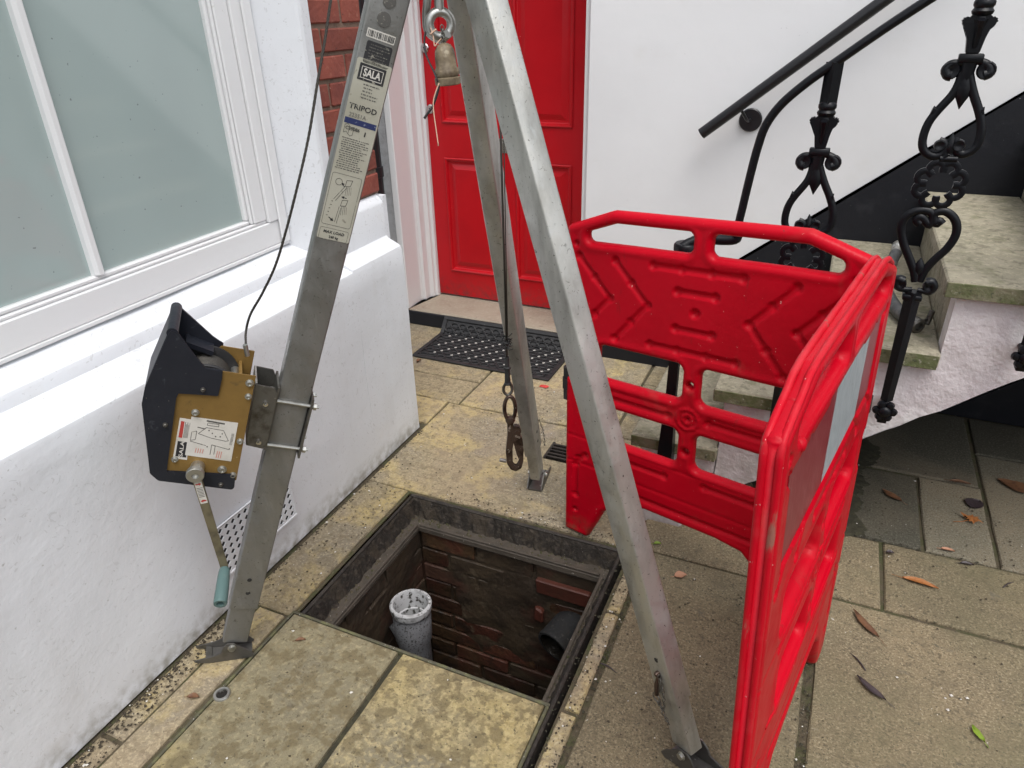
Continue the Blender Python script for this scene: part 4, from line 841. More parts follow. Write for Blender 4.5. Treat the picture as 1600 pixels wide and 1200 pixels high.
OUT = [(0, 0), (.088, 0), (.143, .128), (.21, .195), (.285, .205), (.50, .205), (.575, .195), (.642, .128), (.697, 0), (WB, 0), (WB, 1.046), (.640, 1.097), (.145, 1.097), (0, 1.046)]
mir = lambda P: [(WB - x, y) for x, y in P][::-1]
HND = [(.068, 1.008), (.366, 1.010), (.366, 1.062), (.150, 1.062), (.068, 1.034)]
W1 = [(.112, .607), (.366, .607), (.366, .712), (.112, .712)]; W2 = [(.150, .404), (.366, .404), (.366, .515), (.150, .515)]
SLOT = [(.012, .585), (.030, .585), (.030, .668), (.012, .668)]
HOLES = [(HND, .014), (mir(HND), .014), (W1, .020), (mir(W1), .020), (W2, .020), (mir(W2), .020), (SLOT, .006)]
PIN = [((.392, .659), .006), ((.394, .455), .006)]
def dline(P, step=1): return P
GV = []      # grooves: polyline, half width, with dots along it
def addg(P, dots=True): GV.append((P, dots))
ch1 = [(.044, .966), (.143, .859), (.050, .752)]; ch2 = [(.157, .966), (.256, .859), (.163, .745)]
addg(ch1); addg(ch2); addg([(WB - x, y) for x, y in ch2]); addg([(WB - x, y) for x, y in ch1])
addg([(.268, .969), (.503, .969)]); addg([(.339, .911), (.438, .911)]); addg([(.340, .811), (.438, .811)]); addg([(.270, .751), (.506, .751)])
addg([(.142, .552), (.338, .552)], False); addg([(.452, .562), (.650, .562)], False)
addg([(.190, .352), (.338, .352)], False); addg([(.458, .362), (.600, .362)], False)
addg([(.215, .243), (.610, .243)], False)
addg([(.043, .16), (.043, .275), (.052, .305), (.075, .322)], False); addg([(WB - .043, .16), (WB - .043, .275), (WB - .052, .305), (WB - .075, .322)], False)
DOTS = [(.390, .861, .013), (.043, .100, .010), (WB - .043, .100, .010), (WB - .035, 1.000, .011), (.035, 1.000, .009)]
hstep = .0042
def panel_grid():
    nu, nv = int(WB / hstep) + 4, int(1.10 / hstep) + 4
    u_ = (np.arange(nu) - 1.5) * hstep; v_ = (np.arange(nv) - 1.5) * hstep
    U, V = np.meshgrid(u_, v_, indexing='ij')
    def dist(U, V):
        d = sd_poly(U, V, shrink(OUT, .014)) - .014
        for P, r_ in HOLES: d = np.maximum(d, -(sd_poly(U, V, shrink(P, r_ * .999)) - r_))
        for (c_, r_) in PIN: d = np.maximum(d, r_ - np.hypot(U - c_[0], V - c_[1]))
        return -d       # positive inside
    D = dist(U, V); e = 1e-4
    gx = (dist(U + e, V) - D) / e; gy = (dist(U, V + e) - D) / e; gl = np.hypot(gx, gy) + 1e-9; gx /= gl; gy /= gl
    near = np.abs(D) < hstep * .62
    U2 = np.where(near, U - gx * D, U); V2 = np.where(near, V - gy * D, V); D2 = np.where(near, 0, D)
    ok = D2 >= 0
    cell = ok[:-1, :-1] & ok[1:, :-1] & ok[1:, 1:] & ok[:-1, 1:]
    # triangles on cells with three good corners
    G = np.zeros(U.shape)
    for P, dots in GV:
        dd = np.full(U.shape, 9.)
        L_ = 0
        for a, b_ in zip(P[:-1], P[1:]):
            dd = np.minimum(dd, seg(U2, V2, a, b_))
        g0 = np.clip(1 - (dd / .0085) ** 2, 0, 1) ** .6 * .0065
        pts_ = list(P)
        if dots:
            for a, b_ in zip(P[:-1], P[1:]):
                k = max(1, round(math.dist(a, b_) / .068)); pts_ += [(a[0] + (b_[0] - a[0]) * i / k, a[1] + (b_[1] - a[1]) * i / k) for i in range(1, k)]
        for c_ in pts_:
            rr2 = np.hypot(U2 - c_[0], V2 - c_[1]); g0 = np.maximum(g0, np.clip(1 - (rr2 / .0125) ** 2, 0, 1) ** .6 * .0095)
        G = np.maximum(G, g0)
    for x, y, r_ in DOTS: G = np.maximum(G, np.clip(1 - (np.hypot(U2 - x, V2 - y) / r_) ** 2, 0, 1) ** .6 * .010)
    # moulded boss in the middle: octagon ring with a dot
    rr2 = np.hypot(U2 - .394, V2 - .560); H = -.0035 * (np.abs(rr2 - .030) < .0045) - .003 * (np.abs(rr2 - .014) < .004) + .006 * (rr2 < .005)
    # long raised creases of rails and boards
    H = H + .0022 * np.exp(-((V2 - .578) / .004) ** 2) * (np.abs(U2 - .39) > .06) + .002 * np.exp(-((V2 - .385) / .004) ** 2) + .002 * np.exp(-((V2 - .290) / .005) ** 2)
    half = .0165; re = .014
    t = np.clip(D2 / re, 0, 1); T = half * np.sqrt(np.clip(1 - (1 - t) ** 2, 0, 1)) * np.where(D2 < re, 1, 1)
    # rim bead stands proud of the skin
    rim = np.exp(-((D2 - .016) / .009) ** 2) * .0022
    core = np.where(D2 > .004, 1, D2 / .004)
    Tf = T - (G + H) * np.clip(D2 / .012, 0, 1) * 1. + rim * core
    return U2, V2, D2, Tf, cell, ok
U2, V2, D2, Tf, cell, okm = panel_grid()
def quad_panel(b0, b1, t0, t1, H=1.055):
    b0, b1, t0, t1 = map(np.array, (b0, b1, t0, t1))
    def fn(u_, v_, n_):
        a = np.asarray(u_) / WB; b_ = np.asarray(v_) / H; a = a[..., None]; b_ = b_[..., None]
        p = (1 - a) * (1 - b_) * b0 + a * (1 - b_) * b1 + (1 - a) * b_ * t0 + a * b_ * t1
        du = (1 - b_) * (b1 - b0) + b_ * (t1 - t0); dv = (1 - a) * (t0 - b0) + a * (t1 - b1)
        nn = np.cross(du, dv); nn /= np.linalg.norm(nn, axis=-1, keepdims=True)
        return p + nn * np.asarray(n_)[..., None]
    return fn
def panel_mesh(fn, recess_front=None, nm='panel', parent=None):
    idx = -np.ones(U2.shape, int); use = np.zeros(U2.shape, bool)
    for di in (0, 1):
        for dj in (0, 1): use[di:di + cell.shape[0], dj:dj + cell.shape[1]] |= cell
    I = np.argwhere(use); N = len(I); idx[use] = np.arange(N)
    u_, v_, t_, d_ = U2[use], V2[use], Tf[use], D2[use]
    tb = t_.copy(); tf = t_.copy()
    if recess_front is not None:
        x0, x1, y0, y1, dep = recess_front
        m_ = (u_ > x0) & (u_ < x1) & (v_ > y0) & (v_ < y1); tf = np.where(m_, .0165 - dep, tf)
    edge = d_ <= 1e-9
    F = fn(u_, v_, np.where(edge, 0, tf)); B = fn(u_, v_, np.where(edge, 0, -tb))
    c = np.argwhere(cell); a = idx[c[:, 0], c[:, 1]]; b_ = idx[c[:, 0] + 1, c[:, 1]]; cc = idx[c[:, 0] + 1, c[:, 1] + 1]; d = idx[c[:, 0], c[:, 1] + 1]
    q1 = np.stack([a, b_, cc, d], 1); q2 = np.stack([d, cc, b_, a], 1)
    bidx = np.where(edge, np.arange(N), np.arange(N) + N)
    q2 = bidx[q2]
    V_ = np.concatenate([F, B]); Q = np.concatenate([q1, q2])
    # close open border cells: boundary quads that are not on the zero contour
    from collections import Counter
    ed = Counter()
    for k in range(4):
        e_ = np.stack([q1[:, k], q1[:, (k + 1) % 4]], 1)
        for x_, y_ in e_: ed[(min(x_, y_), max(x_, y_))] += 1
    side = [(x_, y_, int(bidx[y_]), int(bidx[x_])) for (x_, y_), n_ in ed.items() if n_ == 1 and not (edge[x_] and edge[y_])]
    faces = Q.tolist()
    for s4 in side:
        f_ = list(dict.fromkeys(s4))
        if len(f_) >= 3: faces.append(f_)
    mb = MB(); mb.v = V_.tolist(); mb.f = faces; mb.m = [0] * len(faces)
    return mb
bar_t = thing('safety_barrier', 'red plastic folding safety barrier of two hinged panels beside the open manhole', 'barrier', (.157, 1.589, 0))
A_, B_, Pn = (-.633, 1.79, 0), (.150, 1.592, 0), (.042, .849, 0)
Tl, Tr, Tn = (-.640, 1.792, 1.035), (.112, 1.602, 1.079), (-.018, .835, 1.060)
f1 = quad_panel(A_, B_, Tl, Tr); f2 = quad_panel((.166, 1.580, 0), Pn, (.126, 1.590, 1.079), Tn)
p1 = panel_mesh(f1).build('barrier_panel', 'barrier', bar_t, True)
p2 = panel_mesh(f2, (.060, .725, .785, .972, .006)).build('barrier_panel', 'barrier', bar_t, True)
def onp(fn, n0): return lambda x, y, z: tuple(fn(np.array([x]), np.array([y]), np.array([n0 + z]))[0])
def plate_on(fn, P, n0, th, nm, m, parent, bevel=0.):
    return MB().prism(P, 2, 0, th, fr=onp(fn, n0), bevel=bevel).build(nm, m, parent)
def sgnf(fn, want):     # which face of the panel looks toward a point
    p = fn(np.array([.4]), np.array([.6]), np.array([.01]))[0]; q = fn(np.array([.4]), np.array([.6]), np.array([-.01]))[0]
    return 1 if np.linalg.norm(p - np.array(want)) < np.linalg.norm(q - np.array(want)) else -1
SG2 = sgnf(f2, (1.5, .8, 1))
f2s = (lambda u_, v_, n_: f2(u_, v_, np.asarray(n_) * SG2))
if SG2 < 0:      # recess must be on the outer side
    bpy.data.objects.remove(p2); f2m = f2s; p2 = panel_mesh(f2m, (.060, .725, .785, .972, .006)).build('barrier_panel', 'barrier', bar_t, True)
n0 = .0108
plate_on(f2s, [(.064, .790), (.190, .790), (.174, .968), (.064, .968)], n0, .0012, 'reflective_strip', 'refl_red', p2)
plate_on(f2s, [(.1915, .790), (.462, .790), (.440, .968), (.1755, .968)], n0, .0012, 'reflective_strip', 'refl_white', p2)
plate_on(f2s, [(.4635, .790), (.721, .790), (.721, .968), (.4415, .968)], n0, .0012, 'reflective_strip', 'refl_red', p2)
b = MB()
for (x, y) in ((.690, .992),): b.lathe([(.012, 0), (.011, .006), (.007, .010), (.0001, .011)], onp(f2s, .012)(x, y, 0), Vector(onp(f2s, 1)(x, y, 0)) - Vector(onp(f2s, 0)(x, y, 0)), 14, caps=False)
b.build('moulded_peg', 'barrier', p2, True)
b = MB(); b.lathe([(.012, 0), (.011, .008), (.0001, .010)], onp(f1, .012)(WB - .02, .14, 0), (.2, -.3, 0), 12, caps=False)
# worn rim bead along the top and near edge of the near panel
rimp = [(.055, 1.062), (.150, 1.094), (.392, 1.095), (.632, 1.095), (.700, 1.073), (.745, 1.056), (.770, 1.044), (.7815, 1.025), (.783, .98), (.783, .8), (.783, .5), (.783, .2), (.783, .03)]
pts = [onp(f2s, .0)(x, y, 0) for x, y in smoothpts(rimp, 3)]
b = MB(); b.tube([onp(f2s, .0105)(x, y, 0) for x, y in smoothpts(rimp, 3)], .0058, 8); b.tube([onp(f2s, -.0105)(x, y, 0) for x, y in smoothpts(rimp, 3)], .0058, 8)
b.build('rim_bead', 'barrier_worn', p2, True, auto=60)
# long raised rails that cross the outer face of the near panel
for y0, y1 in ((.600, .560), (.400, .372)):
    b = MB(); b.tube([onp(f2s, .012)(.10, y0 - .01, 0), onp(f2s, .015)(.13, y0 - .01, 0), onp(f2s, .015)(.64, y0 - .01, 0), onp(f2s, .012)(.68, y0 - .01, 0)], .006, 8); b.build('moulded_rail', 'barrier', p2, True, auto=60)
def clip(fn, x, y0, y1):
    b = MB(); k = (y1 - y0) / 3
    for i, r_ in enumerate((.016, .019, .016)):
        b.tube([onp(fn, 0)(x, y0 + k * i + .001, 0), onp(fn, 0)(x, y0 + k * (i + 1) - .001, 0)], r_, 8)
    b.cbox((-.004, -.004, -.004), (.004, .004, .004)) if False else None
    return b
clip(f1, .002, .500, .610).build('hinge_clip', 'rubber', bar_t, True, auto=40)
clip(f2s, -.006, .66, .79).build('hinge_clip', 'rubber', bar_t, True, auto=40)
clip(f2s, -.006, .36, .45).build('hinge_clip', 'rubber', bar_t, True, auto=40)

# ================================================================== TRIPOD
tp = thing('rescue_tripod', 'scratched aluminium confined space tripod standing over the open manhole', 'tripod', (-.716, 1.304, 0))
AP = Vector((-.716, 1.304, 0)); ZT = 1.601
class Fr:
    def __init__(s, F, tw):
        s.F = Vector(F); d = s.F - AP; d.z = 0; d.normalize(); T = AP + d * .09; T.z = ZT
        L = T - s.F; s.ln = L.length; L.normalize(); a = (d - L * d.dot(L)).normalized(); n = L.cross(a).normalized()
        if n.dot(Vector((0, 0, 1.55)) - s.F) < 0: n = -n
        c_, q_ = math.cos(R(tw)), math.sin(R(tw)); s.L = L; s.a = a * c_ + n * q_; s.n = n * c_ - a * q_; s.d = d
    def __call__(s, l, a, n): return tuple(s.F + s.L * l + s.a * a + s.n * n)
    def lab(s, l0, a0, n0, flip=1):      # label frame: x to the right in the picture, y up the leg
        return lambda x, y, z: s(l0 + y, a0 - x * flip, n0 + z)
FR = [Fr((-1.284, .934, .03), 10), Fr((-.811, 1.969, .03), 0), Fr((-.08, 1.10, .03), 17)]
ha, hn = .036, .022
def rrect(a, n_, r_=.004, k=3):
    P = []
    for cx, cy, t0 in ((a - r_, n_ - r_, 0), (-a + r_, n_ - r_, 90), (-a + r_, -n_ + r_, 180), (a - r_, -n_ + r_, 270)):
        for i in range(k + 1): t = R(t0 + 90 * i / k); P.append((cx + r_ * math.cos(t), cy + r_ * math.sin(t)))
    return P
for i, (fr, s0) in enumerate(zip(FR, (.155, .170, .170))):
    b = MB(); P = rrect(ha, hn)
    I_ = rrect(ha - .003, hn - .003, .003)
    Pq = [(s0, P), (fr.ln + .02, P)]
    v = [fr(l, a, n_) for l, Q in Pq for a, n_ in Q] + [fr(l, a, n_) for l in (s0, s0 + .05) for a, n_ in I_]; n = len(P)
    f = [(j, (j + 1) % n, n + (j + 1) % n, n + j) for j in range(n)] + [[n + j for j in range(n)]] + [(j, (j + 1) % n, 2 * n + (j + 1) % n, 2 * n + j) for j in range(n)] + [(2 * n + j, 2 * n + (j + 1) % n, 3 * n + (j + 1) % n, 3 * n + j) for j in range(n)] + [[3 * n + j for j in range(n)]]
    leg = b.add(v, f).build('leg', 'alu' if i else 'alu_grey', tp, True, auto=35)
    b = MB(); P = rrect(ha - .0045, hn - .0045, .003); v = [fr(l, a, n_) for l in (.028, s0 + .04) for a, n_ in P]
    b.add(v, [(j, (j + 1) % n, n + (j + 1) % n, n + j) for j in range(n)] + [[j for j in range(n)], [n + j for j in range(n)]]); b.build('inner_tube', 'alu' if i else 'alu_grey', leg, True, auto=35)
    b = MB()
    for k, l in enumerate((s0 + .055, s0 + .100)):
        b.lathe([(.0058, 0), (.0058, .0006), (.0001, .0006)], fr(l, -.002 + .004 * k, hn), fr.n, 14, caps=False)
    b.build('adjuster_hole', 'ink', leg)
    # hinged claw foot: two cheek plates and a sole
    rad = Vector((fr.d.x, fr.d.y, 0)); nn = Vector((fr.n.x, fr.n.y, 0)).normalized(); O = fr.F
    ff = lambda x, y, z, O=O, rad=rad, nn=nn: tuple(Vector((O.x, O.y, 0)) + rad * x + Vector((0, 0, 1)) * y + nn * z)
    foot = MB()
    cheek = [(-.040, .002), (.060, .002), (.098, .006), (.104, .013), (.098, .017), (.052, .022), (.030, .030), (.022, .050), (.010, .062), (-.008, .060), (-.020, .046), (-.040, .030), (-.052, .012)]
    for z_ in (hn + .002, -hn - .006): foot.prism([(x, y) for x, y in cheek], 2, z_, z_ + .004, fr=ff, bevel=.001)
    foot.prism([(-.045, .0015), (.060, .0015), (.060, .006), (-.045, .006)], 2, -hn - .001, hn + .001, fr=ff)
    foot.prism([(.060, .002), (.075, .002), (.075, .014), (.060, .010)], 2, -hn - .001, hn + .001, fr=ff)
    fo = foot.build('claw_foot', 'alu_dark', tp)
    MB().lathe([(.011, 0), (.011, .0015), (.008, .003), (.008, .0075), (.0001, .008)], ff(0, .047, hn + .0062), nn, 12, caps=False).build('pivot_bolt', 'steel', fo); MB().lathe([(.008, 0), (.008, .007), (.0001, .008)], ff(0, .047, -hn - .0062), -nn, 6, caps=False).build('pivot_nut', 'steel', fo)
def ring(c_, ax, Rr, r_, n=20, m=8, sx=1.):
    ax = Vector(ax).normalized(); a = ax.orthogonal().normalized(); b_ = ax.cross(a)
    return [tuple(Vector(c_) + a * Rr * sx * math.cos(2 * math.pi * i / n) + b_ * Rr * math.sin(2 * math.pi * i / n)) for i in range(n)]
# locking pin with a little chain on the near right leg, and on the rear leg
def chain(mb, P, r_=.0042, w=.0011):
    for i, p in enumerate(P):
        q_ = P[min(i + 1, len(P) - 1)]; t = (Vector(q_) - Vector(P[max(0, i - 1)])).normalized()
        ax = t.orthogonal() if i % 2 else t.cross(t.orthogonal()); ax = ax.normalized(); b_ = t.cross(ax)
        mb.tube([tuple(Vector(p) + t * r_ * 1.35 * math.cos(u) + b_ * r_ * .8 * math.sin(u)) for u in np.linspace(0, 2 * math.pi, 9)[:-1]], w, 5, closed=True)
fr = FR[2]
b = MB(); b.lathe([(.006, 0), (.006, .006), (.0045, .010), (.0001, .011)], fr(.235, -.002, hn), fr.n, 12, caps=False)
b.tube(smoothpts([fr(.232, .000, hn + .004), fr(.215, -.006, hn + .008), fr(.190, -.016, hn + .008), fr(.172, -.022, hn + .008)], 3), [.0035] * 4 + [.0055] * 6, 8)
pin = b.build('locking_pin', 'rust_steel', tp, True, auto=50)
b = MB(); b.tube(ring(fr(.160, -.026, hn + .008), fr.n, .012, .002, 16), .0016, 6, closed=True)
P = smoothpts([fr(.230, .004, hn + .005), fr(.205, .006, hn + .006), fr(.180, .002, hn + .006), fr(.150, -.004, hn + .008), fr(.138, -.014, hn + .008), fr(.150, -.024, hn + .008)], 5); chain(b, P[::2]); P = smoothpts([fr(.150, -.018, hn + .008), fr(.120, -.014, hn + .008), fr(.105, -.006, hn + .008)], 5); chain(b, P[::2])
b.build('pin_chain', 'steel_dark', pin, True)
fr = FR[1]
b = MB(); P = smoothpts([fr(.30, .030, hn + .003), fr(.25, .038, hn + .008), fr(.20, .040, hn + .010), fr(.15, .040, hn + .008)], 6); chain(b, P[::2]); b.build('pin_chain', 'steel_dark', tp, True)
# head above the frame of the picture: three-way cast head
hd = MB(); hd.lathe([(.085, 0), (.095, .006), (.095, .030), (.080, .040), (.045, .046), (.045, .075), (.0001, .078)], tuple(AP + Vector((0, 0, 1.640))), n=6)
hdo = hd.build('head', 'steel_dark', tp)
b = MB()
for fr in FR:
    for sg in (-1, 1): b.prism([(fr.ln + .012, -.045), (fr.ln + .08, -.045), (fr.ln + .08, .045), (fr.ln + .012, .045)], 2, sg * (hn + .001) - (.004 if sg < 0 else 0), sg * (hn + .001) + (.004 if sg > 0 else 0), fr=lambda l, a, n_, fr=fr: fr(l, a, n_))
b.build('head_bracket', 'steel_dark', tp)
# eye bolts hanging from the head
ec = Vector((-0.7132,1.2772,1.5232))
en = (Vector((0, 0, 1.55)) - ec).normalized(); en = Vector((en.x + .25, en.y, 0)).normalized()
b = MB(); b.tube(ring(ec, en, .0205, .008, 28), .0085, 12, closed=True); tx = en.cross(Vector((0, 0, 1)))
b.tube([tuple(ec + Vector((0, 0, .022))), tuple(ec + Vector((0, 0, .05)))], .0085, 12); b.tube([tuple(ec + Vector((0, 0, .05))), tuple(ec + Vector((0, 0, .14)))], .0075, 12)
b.build('eye_bolt', 'steel', tp, True, auto=60)
b = MB(); sx = -1 if tx.x > 0 else 1
off = tx * (.017 * (1 if tx.x < 0 else -1)) - en * .018
b.tube(smoothpts([tuple(ec + off + Vector((0, 0, .14))), tuple(ec + off + Vector((0, 0, .05))), tuple(ec + off * 1.25 + Vector((0, 0, .015))), tuple(ec + off * 1.15 + Vector((0, 0, -.012))), tuple(ec + Vector((0, 0, -.026)) - en * .010), tuple(ec - off * .6 + Vector((0, 0, -.016)))], 5), .0075, 10)
b.build('shackle', 'steel', tp, True, auto=60)

# stickers and print on the near left leg ("s" measured up the leg, "a" across it)
fr = FR[0]; lg = [o for o in bpy.data.objects if o.name.startswith('leg') and o.parent == tp][0]
def S_(y): return y
def sticker(nm, l0, l1, x0, x1, m, n0, th=.0003, parent=lg, r_=.003):
    P = [(x + (x0 + x1) / 2, y + (l0 + l1) / 2) for x, y in rrect((x1 - x0) / 2, (l1 - l0) / 2, r_, 3)]
    return MB().prism(P, 2, 0, th, fr=fr.lab(0, 0, hn + n0)).build(nm, m, parent)
T_ = lambda body, l, x, size, m='ink', sx=1., bold=0., parent=lg, al='CENTER': text(body, 'lettering', m, parent, fr.lab(l, x, hn + .0011), size, al, .0001, bold, sx)
sL = dict([(0.0,1.6372),(20.0,1.6164),(33.0,1.6027),(45.0,1.5891),(62.0,1.571),(70.0,1.5614),(100.0,1.5282),(106.0,1.5212),(130.0,1.494),(155.0,1.4646),(165.0,1.4522),(182.0,1.4318),(192.0,1.4198),(196.0,1.4149),(205.0,1.4046),(222.0,1.3836),(270.0,1.3229),(273.0,1.3187),(350.0,1.2168),(356.0,1.2081),(376.0,1.1816)])
def sp(y):     # picture row of the sticker design -> distance up the leg
    ks = sorted(sL); return float(np.interp(y, ks, [sL[k] for k in ks]))
st1 = sticker('sticker', sp(378), sp(96), -.032, .0335, 'sticker', .0002, .0003, r_=.004)
MB().lathe([(.0128, 0), (.0128, .0015), (.0001, .0018)], fr(sp(30), .002, hn), fr.n, 24, caps=False).build('plug', 'ink_grey', lg)
MB().lathe([(.0120, 0), (.0120, .0015), (.0001, .0018)], fr(sp(-6), .000, hn), fr.n, 24, caps=False).build('plug', 'ink_grey', lg)
bc = sticker('barcode_label', sp(63), sp(49), -.026, .026, 'sticker_white', .0002, r_=.0008)
b = MB(); rnd = random.Random(9); x = -.024
while x < .023:
    w = rnd.choice((.0007, .0012, .0018)); b.prism([(x, sp(61)), (x + w, sp(61)), (x + w, sp(51)), (x, sp(51))], 2, 0, .0001, fr=fr.lab(0, 0, hn + .0007)); x += w + rnd.choice((.0007, .0010, .0016))
b.build('barcode', 'ink', bc)
dk = sticker('dark_label', sp(102), sp(67), -.022, .026, 'ink', .0002, r_=.004)
def lines(l0, l1, x0, x1, step, m, parent, n0=.0008, hgt=.4, seed=1, gap=.3):
    """rows of print too small to read: short dark dashes"""
    rnd = random.Random(seed); b = MB(); y = l1
    while y > l0:
        x = x0 + rnd.uniform(0, .004)
        xe = x1 - rnd.choice((0, 0, .006, .012))
        while x < xe:
            w = rnd.uniform(.0015, .006); b.prism([(x, y - step * hgt), (min(x + w, xe), y - step * hgt), (min(x + w, xe), y), (x, y)], 2, 0, .0001, fr=fr.lab(0, 0, hn + n0)); x += w + rnd.uniform(.0008, .0018)
        y -= step
    return b.build('small_print', m, parent)
lines(sp(99), sp(71), -.018, .022, .0052, 'ink_grey', dk, .0007, .35, 2)
sq = sticker('maker_plate', sp(129), sp(103), -.025, .0245, 'ink', .0006, r_=.0006)
lo, hi = sp(125.5), sp(107)
b = MB(); e = .0011
for q in ([(-.0205, lo), (.0205, lo), (.0205, lo + e), (-.0205, lo + e)], [(-.0205, hi - e), (.0205, hi - e), (.0205, hi), (-.0205, hi)], [(-.0205, lo), (-.0205 + e, lo), (-.0205 + e, hi), (-.0205, hi)], [(.0205 - e, lo), (.0205, lo), (.0205, hi), (.0205 - e, hi)]):
    b.prism(q, 2, 0, .0001, fr=fr.lab(0, 0, hn + .0010))
b.build('plate_border', 'sticker_white', sq)
text('SALA', 'lettering', 'sticker_white', sq, fr.lab((lo + hi) / 2, 0, hn + .0010), .0185, 'CENTER', .0001, .0005, .76)
lines(sp(154), sp(133), -.012, .020, .0060, 'ink_grey', st1, .0007, .35, 3)
T_('TRIPOD', sp(170), .001, .0135, 'ink', 1.12, .0002, st1)
T_('22351A', sp(183), .008, .0105, 'ink_faint', 1.0, 0, st1)
sticker('blue_band', sp(197), sp(188), -.030, .031, 'ink_navy', .0006, r_=.0003, parent=st1)
def outline(P, nm, m, parent, w=.0007, n0=.0008, closed=True):
    b = MB(); k = len(P)
    for i in range(k if closed else k - 1):
        a_, c_ = Vector((*P[i], 0)), Vector((*P[(i + 1) % k], 0)); t = (c_ - a_).normalized() * w * .5; q = Vector((-t.y, t.x, 0))
        b.prism([tuple((a_ - t + q)[:2]), tuple((a_ - t - q)[:2]), tuple((c_ + t - q)[:2]), tuple((c_ + t + q)[:2])], 2, 0, .0001, fr=fr.lab(0, 0, hn + n0 + .00002 * (i % 2)))
    return b.build(nm, m, parent)
y = sp(206); outline([(-.027, y - .008), (-.027, y + .007), (-.022, y + .010), (-.018, y + .006), (-.018, y - .009), (-.0225, y - .005)], 'book_symbol', 'ink', st1)
outline([(-.018, y - .009), (-.018, y + .006), (-.0135, y + .003), (-.0095, y + .006), (-.0095, y - .009), (-.0135, y - .012)], 'book_symbol', 'ink', st1)
T_('i', y - .002, -.0135, .0125, 'ink', 1.2, .0005, st1)
T_('CE0086', y + .002, .0115, .0088, 'ink', .98, .0001, st1)
T_('EN 795', y - .008, .014, .0045, 'ink_grey', 1.0, 0, st1) if False else None
lines(sp(268), sp(219), -.028, .026, .0042, 'ink_grey', st1, .0007, .42, 4)
y0, y1 = sp(353), sp(274)
outline([(x, yy) for x, yy in [(p[0], p[1] + (y0 + y1) / 2) for p in rrect(.029, (y1 - y0) / 2, .004, 3)]], 'diagram_border', 'ink_grey', st1, .0007)
ym = (y0 + y1) / 2; ya, yb2 = y0 * .30 + y1 * .70, y0 * .72 + y1 * .28
outline([(-.0135 + .0065 * math.cos(t), y1 - .016 + .0065 * math.sin(t)) for t in np.linspace(0, 2 * math.pi, 15)[:-1]], 'diagram_circle', 'ink', st1, .0007)
for yy in (y1 - .022, ym - .010):
    outline([(.000, yy), (.010, yy + .002), (.012, yy + .014), (.001, yy + .012)], 'diagram_head', 'ink', st1, .0008)
    for k in range(4): outline([(.003 + .003 * k, yy), (.004 + .0036 * k, yy - .018 + .001 * k)], 'diagram_leg', 'ink_grey', st1, .0006, closed=False)
outline([(.000, y1 - .022), (-.016, y1 - .052)], 'diagram_leg', 'ink', st1, .0007, closed=False); outline([(.004, y1 - .024), (-.012, y1 - .054)], 'diagram_leg', 'ink', st1, .0007, closed=False)
outline([(-.002, ym - .012), (-.004, y0 + .008)], 'diagram_leg', 'ink', st1, .0007, closed=False); outline([(.002, ym - .014), (.000, y0 + .006)], 'diagram_leg', 'ink', st1, .0007, closed=False)
b = MB()
def arrow(x, y, ang, s_=.006):
    c_, q = math.cos(R(ang)), math.sin(R(ang)); P = [(0, s_ * .5), (s_ * .9, 0), (0, -s_ * .5)]; T2 = [(-s_ * .9, s_ * .12), (.0, s_ * .12), (0, -s_ * .12), (-s_ * .9, -s_ * .12)]
    for Q in (P, T2): b.prism([(x + a * c_ - d * q, y + a * q + d * c_) for a, d in Q], 2, 0, .0001, fr=fr.lab(0, 0, hn + .0008))
arrow(-.004, y1 - .020, 130); arrow(.003, ym + .008, 175); arrow(-.012, y0 + .012, -30, .007)
for k in range(5): arrow(-.018 - .001 * k, ym - .004 - k * .0075, 0, .0022)
b.build('diagram_arrow', 'ink', st1)
outline([(p[0], p[1] + (sp(376) + sp(358)) / 2) for p in rrect(.0285, (sp(358) - sp(376)) / 2, .003, 3)], 'label_border', 'ink_grey', st1, .0006)
T_('MAX LOAD', sp(364), 0, .0078, 'ink', 1.05, .0002, st1); T_('240 kg', sp(371.5), -.001, .0070, 'ink', 1.0, .0002, st1)

# ================================================================== WINCH on the near left leg
wn_t = thing('hand_winch', 'gold and black rescue hand winch clamped to the near left tripod leg', 'winch', fr(.75, .19, 0))
WF = lambda l, a, n_: fr(l, a, n_)
def wpl(P, n0, th, nm, m, parent, bevel=0.): return MB().prism(P, 2, n0, n0 + th, fr=WF, bevel=bevel).build(nm, m, parent)
plate = [(0.8655,0.1639),(0.8648,0.0939),(0.5907,0.089),(0.5987,0.2354),(0.8038,0.2398),(0.8069,0.16)]
wpl(plate, .0562, .0038, 'front_plate', 'gold', wn_t, .0008)
plate_b = [(0.8655,0.1639),(0.8648,0.0939),(0.5907,0.089),(0.5947,0.208),(0.8065,0.2232),(0.8304,0.1897)]
wpl(plate_b, -.060, .0038, 'rear_plate', 'gold', wn_t, .0008)
shell_f = [(0.9361,0.2724),(0.9457,0.2667),(0.9433,0.2572),(0.8681,0.1949),(0.8709,0.1609),(0.8512,0.1591),(0.8073,0.1599),(0.8047,0.2372),(0.7918,0.2403),(0.6031,0.2355),(0.6109,0.0937),(0.5734,0.0903),(0.5675,0.0949),(0.5777,0.2476),(0.5948,0.2658),(0.7673,0.3004),(0.8072,0.2989)]
sf = wpl(shell_f, .0602, .0055, 'guard_cheek', 'winch_black', wn_t, .0016)
shell_b = [(0.9361,0.2724),(0.9434,0.2641),(0.9356,0.2528),(0.8805,0.1845),(0.8709,0.1609),(0.8512,0.1591),(0.7996,0.2098),(0.7645,0.2344),(0.6035,0.2317),(0.6109,0.0937),(0.5734,0.0903),(0.5675,0.0949),(0.5777,0.2476),(0.5948,0.2658),(0.7673,0.3004),(0.8072,0.2989)]
